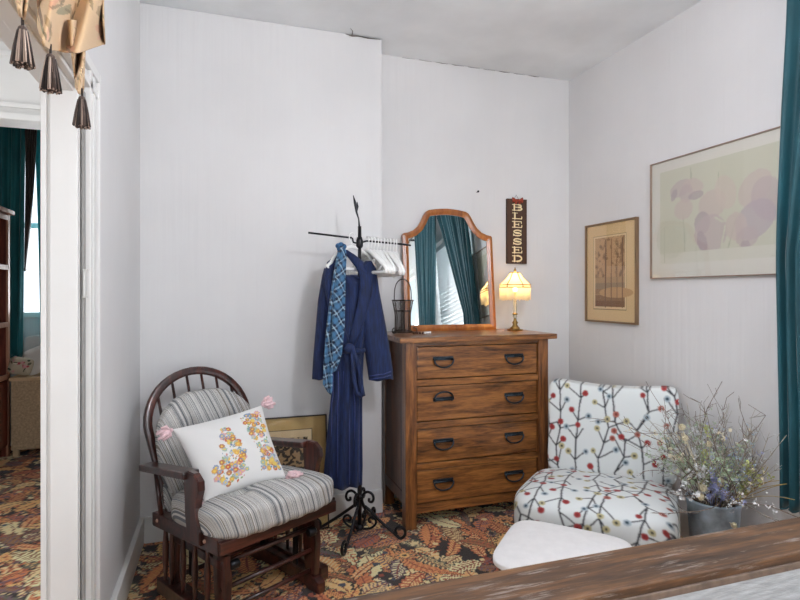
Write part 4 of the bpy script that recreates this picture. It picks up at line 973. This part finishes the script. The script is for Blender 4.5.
GR = mat('dusty_leaf', '#aabb9c', .8, noise=.3, nscale=20); GY = mat('yellow_green_leaf', '#b9be78', .8, noise=.2); BLU = mat('pale_blue_flower', '#b3c3d2', .8, noise=.2); LAV = mat('lavender_flower', '#aab0d8', .8); CRM = mat('cream_flower', '#e6dcc0', .85, noise=.1); WHF = mat('white_flower', '#dfe0e0', .85); TLF = mat('teal_flower', '#7fa5ad', .8)
rs = random.Random(4)
def petals(bm, c_, r, n=5, up=None):
    up = up or Vector((rs.gauss(0, 1), rs.gauss(0, 1), rs.gauss(.4, 1))).normalized(); a = up.orthogonal().normalized(); b_ = up.cross(a)
    for k in range(n):
        q = 2*PI*k/n; d = a*math.cos(q)+b_*math.sin(q); s_ = up.cross(d); vs = [bm.verts.new(c_+v) for v in (Vector(), d*r*.6+s_*r*.35+up*r*.2, d*r+up*r*.35, d*r*.6-s_*r*.35+up*r*.2)]
        bm.faces.new(vs)
tips = []
def lim(p):
    w_ = BK+p; p = p.copy(); d_ = w_-AC; lx = (d_.x-d_.y)*.7071; ly = (d_.x+d_.y)*.7071
    if abs(lx) < .385 and -.43 < ly < .5 and w_.z < .44: p.z = .44
    if abs(lx) < .37 and ly > .24 and w_.z < .87: k_ = (ly-.24)*.7071; p.x -= k_; p.y -= k_
    w_ = BK+p
    if w_.x > 2.42: p.x = 2.42-BK.x
    if w_.y < 1.87 and w_.x > 2.29: p.x = 2.29-BK.x
    return p
for i in range(96):
    az = rs.uniform(0, 2*PI); tl = rs.uniform(.04, .68)**1.0; L = rs.uniform(.32, .54) if i % 3 else rs.uniform(.56, .80)
    if i < 16: az = PI+rs.uniform(-.9, .9)-.3; tl = rs.uniform(.35, .95); L = rs.uniform(.34, .48)
    if 16 <= i < 24: az = rs.uniform(-1.9, -1.0); tl = rs.uniform(.5, .85)
    dv = Vector((math.cos(az)*math.sin(tl), math.sin(az)*math.sin(tl), math.cos(tl))); p = Vector((math.cos(az)*.07*rs.random(), math.sin(az)*.07*rs.random(), .33)); pts = [p]; N = 9; w_ = Vector((rs.gauss(0, 1), rs.gauss(0, 1), rs.gauss(0, .3)))*.12
    curly = i % 3 == 0
    for k in range(N):
        w_ = w_*.4+Vector((rs.gauss(0, 1), rs.gauss(0, 1), rs.gauss(0, .5)))*(.52 if curly else .13); dv = (dv+w_*.55+Vector((0, 0, .03 if i >= 16 else -.03))).normalized(); p = lim(p+dv*L/N); pts.append(p)
    st = bmesh.new(); r0 = rs.uniform(.0018, .003); tube(st, pts, [r0*(1-.6*k/N) for k in range(N+1)], 5)
    for q in range(rs.randint(3, 6)):
        k = rs.randint(4, N-1); b_ = pts[k]; d2 = (dv+Vector((rs.gauss(0, 1), rs.gauss(0, 1), rs.gauss(.3, .6)))*.8).normalized(); l2 = rs.uniform(.03, .085); m1 = lim(b_+d2*l2*.5+Vector((rs.gauss(0, .008), rs.gauss(0, .008), 0))); e_ = lim(b_+d2*l2); tube(st, [b_, m1, e_], [.0013, .001, .0007], 4)
        if rs.random() < .6: tips.append(e_)
    s_ = obj('stem', st, TW if i % 3 else TWD, t, True)
    # foliage or blossoms of this stem
    kind = rs.choice([0, 0, 1, 2, 3, 4, 5, 6, 6]) if i >= 16 else rs.choice([0, 0, 3, 3, 6])
    if i % 5 == 4: continue
    fb = bmesh.new(); m_ = [GR, GY, BLU, WHF, LAV, CRM, GR][kind]
    for q in range(30 if kind in (0, 3) else 20):
        f_ = rs.uniform(.34, 1 if i < 16 else .78)*N; k = min(N-1, int(f_)); c_ = pts[k].lerp(pts[k+1], f_-k)+Vector((rs.gauss(0, 1), rs.gauss(0, 1), rs.gauss(0, 1)))*.013
        petals(fb, lim(c_), rs.uniform(.007, .013) if kind not in (1,) else rs.uniform(.011, .018), rs.choice([2, 3, 5]))
    obj('foliage' if kind in (0, 1) else 'blossom', fb, m_, s_)
bm = bmesh.new()
for e_ in tips[:130]: petals(bm, e_, rs.uniform(.004, .007), 4)
bud = obj('twig_buds', bm, WHF, t); bud['kind'] = 'stuff'
# larger round cream blooms
for (px_, py_, r_) in ((682, 427, .016), (685, 438, .015), (709, 444, .016), (720, 482, .020), (703, 488, .018), (701, 497, .016), (701, 510, .014), (745, 447, .010)):
    c_ = P(px_, py_, Y=BK.y-.10) - BK if py_ > 480 else P(px_, py_, Y=BK.y-.02)-BK
    if py_ == 510: c_ = Vector((-.03, -.135, .30))
    bm = bmesh.new()
    for q in range(26):
        u_ = Vector((rs.gauss(0, 1), rs.gauss(0, 1), rs.gauss(0, 1))).normalized(); petals(bm, c_+u_*r_*.45, r_*.75, 5, u_)
    bmesh.ops.create_icosphere(bm, subdivisions=2, radius=r_*.6, matrix=Matrix.Translation(c_)); tube(bm, [c_-Vector((0, 0, r_*.4)), c_*.6+Vector((0, 0, .13)), Vector((c_.x*.4, c_.y*.4, .345))], .0015, 5)
    obj('bloom', bm, CRM, t)
for (px_, py_) in ((712, 486), (718, 492), (715, 480), (725, 488), (710, 496), (722, 497), (713, 472)):
    c_ = P(px_, py_, Y=BK.y-.09)-BK; bm = bmesh.new()
    for q in range(10): petals(bm, c_+Vector((rs.gauss(0, .008), rs.gauss(0, .008), rs.gauss(0, .008))), .013, 5)
    tube(bm, [c_, Vector((c_.x*.5, c_.y*.5, .34))], .0015, 5); obj('bloom', bm, LAV, t)
# thin golden grass in front of curtain
bm = bmesh.new()
for q in range(9):
    a_ = -1.1+rs.uniform(-.3, .4); p = Vector((.03, -.04, .34)); pts = [p]
    dv = Vector((math.cos(a_)*.55, math.sin(a_)*.75, .75)).normalized()
    for k in range(7): dv = (dv+Vector((rs.gauss(0, .12), rs.gauss(0, .12), -.06))).normalized(); p = p+dv*.05; p.x = min(p.x, .06); pts.append(p)
    tube(bm, pts, [.0014]*8, 4)
obj('grass_stem', bm, mat('golden_grass', '#b39a5a', .8), t)

# ---------------------------------------------------------------- swag with tassels over the doorway
c = Canvas(.6, .6, .0025, '#c9a983')
for i in range(75):
    x, y = rng.rand(2)*.6; a = rng.rand()*3; col = rng.choice(['#94774f', '#d6a58a', '#c9ac80', '#77775a', '#e4cda6', '#c99274', '#6c4d3c', '#d8b890'])
    c.ell(x, y, rng.uniform(.018, .045), rng.uniform(.007, .018), col, a, .75); c.ell(x+.01, y+.008, .024, .005, '#6f5c40', a+.7, .7)
XS = -.335
t = thing('swag_valance', 'gold floral swag with cascading folds hanging above the doorway', 'valance', (XS, 1.5, 2.0)); W0 = Vector(t.location)
def drape(poly_top, poly_bot, nu, nv, amp, fr, xo, name):
    u = np.linspace(0, 1, nu); v = np.linspace(0, 1, nv); V = np.zeros((nu, nv, 3)); UV = np.zeros((nu, nv, 2))
    tx = np.interp(u, np.linspace(0, 1, len(poly_top)), [p[0] for p in poly_top]); ty = np.interp(u, np.linspace(0, 1, len(poly_top)), [p[1] for p in poly_top])
    bx = np.interp(u, np.linspace(0, 1, len(poly_bot)), [p[0] for p in poly_bot]); by = np.interp(u, np.linspace(0, 1, len(poly_bot)), [p[1] for p in poly_bot])
    for j in range(nv):
        for i in range(nu):
            x = tx[i]*(1-v[j])+bx[i]*v[j]; y = ty[i]*(1-v[j])+by[i]*v[j]
            p = P(x, y, X=XS+xo+amp*math.sin(fr*u[i]*2*PI+6*v[j]**2)+amp*.4*math.sin(fr*4.1*u[i]+7*v[j])); V[i, j] = p-W0; UV[i, j] = (.32*u[i]+.06*v[j], .62*v[j])
    grid(V, c.get(UV[..., 0]+1, UV[..., 1]), name, VC_FAB, t, solid=.004)
drape([(36, -150), (105, -150)], [(38, 28), (44, 46), (50, 50), (66, 52), (78, 53), (92, 48), (105, 44), (103, 20)], 130, 200, .020, 2.3, 0, 'main_swag')
drape([(68, 20), (86, 20)], [(76, 88), (79, 94), (82, 95), (83.5, 88)], 40, 90, .012, 1.2, -.012, 'tail')
drape([(12, -150), (34, -150)], [(16, -2), (20, 16), (24, 20), (27, 4)], 50, 120, .010, 1.5, .01, 'side_tail')
obj('mounting_board', B(-.07, .02, -.62, .48, .62, .66, .003), TRIM, t)
bm = bmesh.new(); tube(bm, [(0, -.6, .60), (0, .45, .60)], .012, 8); obj('pole', bm, BRASS, t, True)
TSL = [mat('tassel_brown', '#544640', .85, noise=.3, nscale=90), mat('tassel_dark', '#2c2422', .85), mat('tassel_rose', '#b5a093', .85)]
for nme, (x, y0, y1) in zip(('left tassel nearest the photo edge, on', 'middle tassel under', 'right tassel, lowest, at the tip of'), ((22.5, 22, 67), (50.5, 50, 92), (82, 93, 128))):
    a = P(x, y0, X=XS); b_ = P(x, y1, X=XS); L = a.z-b_.z; tt = bmesh.new(); q0 = a-W0
    tube(tt, [q0+Vector((0, 0, .012)), q0-Vector((0, 0, .1*L))], .0025, 6, 1)
    R_ = .27*L
    bmesh.ops.create_uvsphere(tt, u_segments=12, v_segments=8, radius=R_*.36, matrix=Matrix.Translation(q0-Vector((0, 0, .18*L))))
    for k in range(130):
        g = rs.uniform(0, 2*PI); r_ = math.sqrt(rs.random()); p1 = q0-Vector((0, 0, .2*L))+Vector((math.cos(g), math.sin(g), 0))*r_*R_*.36; p2 = q0-Vector((0, 0, .55*L))+Vector((math.cos(g), math.sin(g), 0))*r_*R_*.62; p3 = q0-Vector((0, 0, L*rs.uniform(.94, 1)))+Vector((math.cos(g), math.sin(g), 0))*r_*R_*.85
        tube(tt, [p1, p2, p3], .0017, 4, rs.choice([0, 1, 2, 1, 2]))
    ts = obj('tassel', tt, TSL, t)

# ---------------------------------------------------------------- far room furniture
RB = wood('reddish_bookcase', '#3d1710', '#6a2d1f', '#8c4632', 'z', 1.0, .4, .3); RBL = wood('pale_bookcase_edge', '#8a5a44', '#b07b60', '#c4957a', 'z', 1.0, .45, .2)
t = thing('bookcase', 'tall reddish wood bookcase at the left edge in the far room', 'bookcase', (-1.80, 4.85, 0))
obj('side_panel', B(-.16, .13, -.60, -.575, 0, 2.0, .002), RB, t); obj('side_panel', B(-.16, .13, .445, .47, 0, 2.0, .002), RB, t); obj('back_panel', B(-.165, -.155, -.6, .47, 0, 2.0), RB, t)
obj('top', B(-.17, .165, -.64, .51, 2.0, 2.035, .006), RBL, t)
for z in (.09, .66, 1.09, 1.56): obj('shelf', B(-.155, .12, -.575, .445, z-.012, z+.012, .002), RB, t)
bm = bmesh.new()
for y0 in (-.60, .43): box(bm, .125, .142, y0, y0+.04, .0, 2.0, .002)
for z in (.66, 1.09, 1.56, 1.97): box(bm, .125, .142, -.58, .45, z-.02, z+.02, .002)
obj('face_frame', bm, RBL, t)
for y0, y1, ky in ((-.56, -.07, -.11), (-.06, .43, .0)):
    d_ = obj('door', B(.120, .140, y0, y1, .10, .63, .004), RB, t); bm = bmesh.new(); tube(bm, [(.14, ky, .20), (.165, ky, .20)], [.008, .014], 10); obj('knob', bm, BRASS, d_, True)
t = thing('woven_chest', 'beige woven cane chest with pale wood rim in the far room beside the bookcase', 'chest', (-1.33, 5.40, 0))
CANE = mat('woven_cane', '#b79f80', .8, noise=.25, nscale=60, stretch=(1, 1, 1), bump=.6, bscale=90); RIM = mat('pale_rim_wood', '#cdb08a', .5, noise=.1)
obj('body', B(-.30, .20, -.15, .13, .055, .625, .004), CANE, t); obj('rim', B(-.31, .21, -.165, .145, .625, .655, .006), RIM, t)
for sx in (-.27, .17):
    for sy in (-.12, .10): obj('leg', B(sx-.02, sx+.02, sy-.02, sy+.02, 0, .06), RIM, t)
def small_pillow(name, label, loc, rot, sx, sy, th, cvs_, mt):
    t_ = thing(name, label, 'pillow' if 'pillow' in name else 'blanket', loc); t_.rotation_euler = rot
    V, F = rbox(50, 4); x, y, z = V.T; k = (1-.85*np.maximum(np.abs(x), np.abs(y))**4)
    raw(np.stack([x*sx, y*sy, z*th*k], -1), F, cvs_.get(np.clip(x*sx+sx, 0, 2*sx)*.98, np.clip(y*sy+sy, 0, 2*sy)*.98) if cvs_ else None, 'cover', mt, t_)
c = Canvas(.3, .3, .004, '#b8ad97')
for i in range(60): x, y = rng.rand(2)*.3; c.ell(x, y, rng.uniform(.006, .02), rng.uniform(.005, .012), rng.choice(['#3f4a3a', '#a94a52', '#c98f92', '#d9d0bd', '#5b5a48']), rng.rand()*3)
small_pillow('floral_pillow', 'small dark floral pillow on the woven chest in the far room', P(21, 366, Y=5.30), (1.15, .25, .15), .085, .075, .04, c, VC_FAB)
c = Canvas(.5, .5, .004, '#dcd8d2'); c.ell(.0, .40, .10, .09, '#b5555a'); c.ell(.12, .30, .03, .03, '#c8747a')
small_pillow('cream_pillow', 'cream pillow with red corner on the woven chest in the far room', P(37, 360, Y=5.37), (1.2, -.4, -.2), .11, .12, .035, c, VC_FAB)
t = thing('white_armchair', 'white slipcovered armchair back below the far window', 'chair', (-1.42, 5.59, 0))
WS = mat('white_slipcover', '#d8d8d6', .9, noise=.04)
V, F = rbox(40, 5); x, y, z = V.T; raw(np.stack([x*.22, y*.025, .84+z*.14-.03*(1-x**2)*0], -1), F, None, 'backrest', WS, t)
obj('frame', B(-.2, .2, -.02, .02, 0, .72, .006), WS, t)
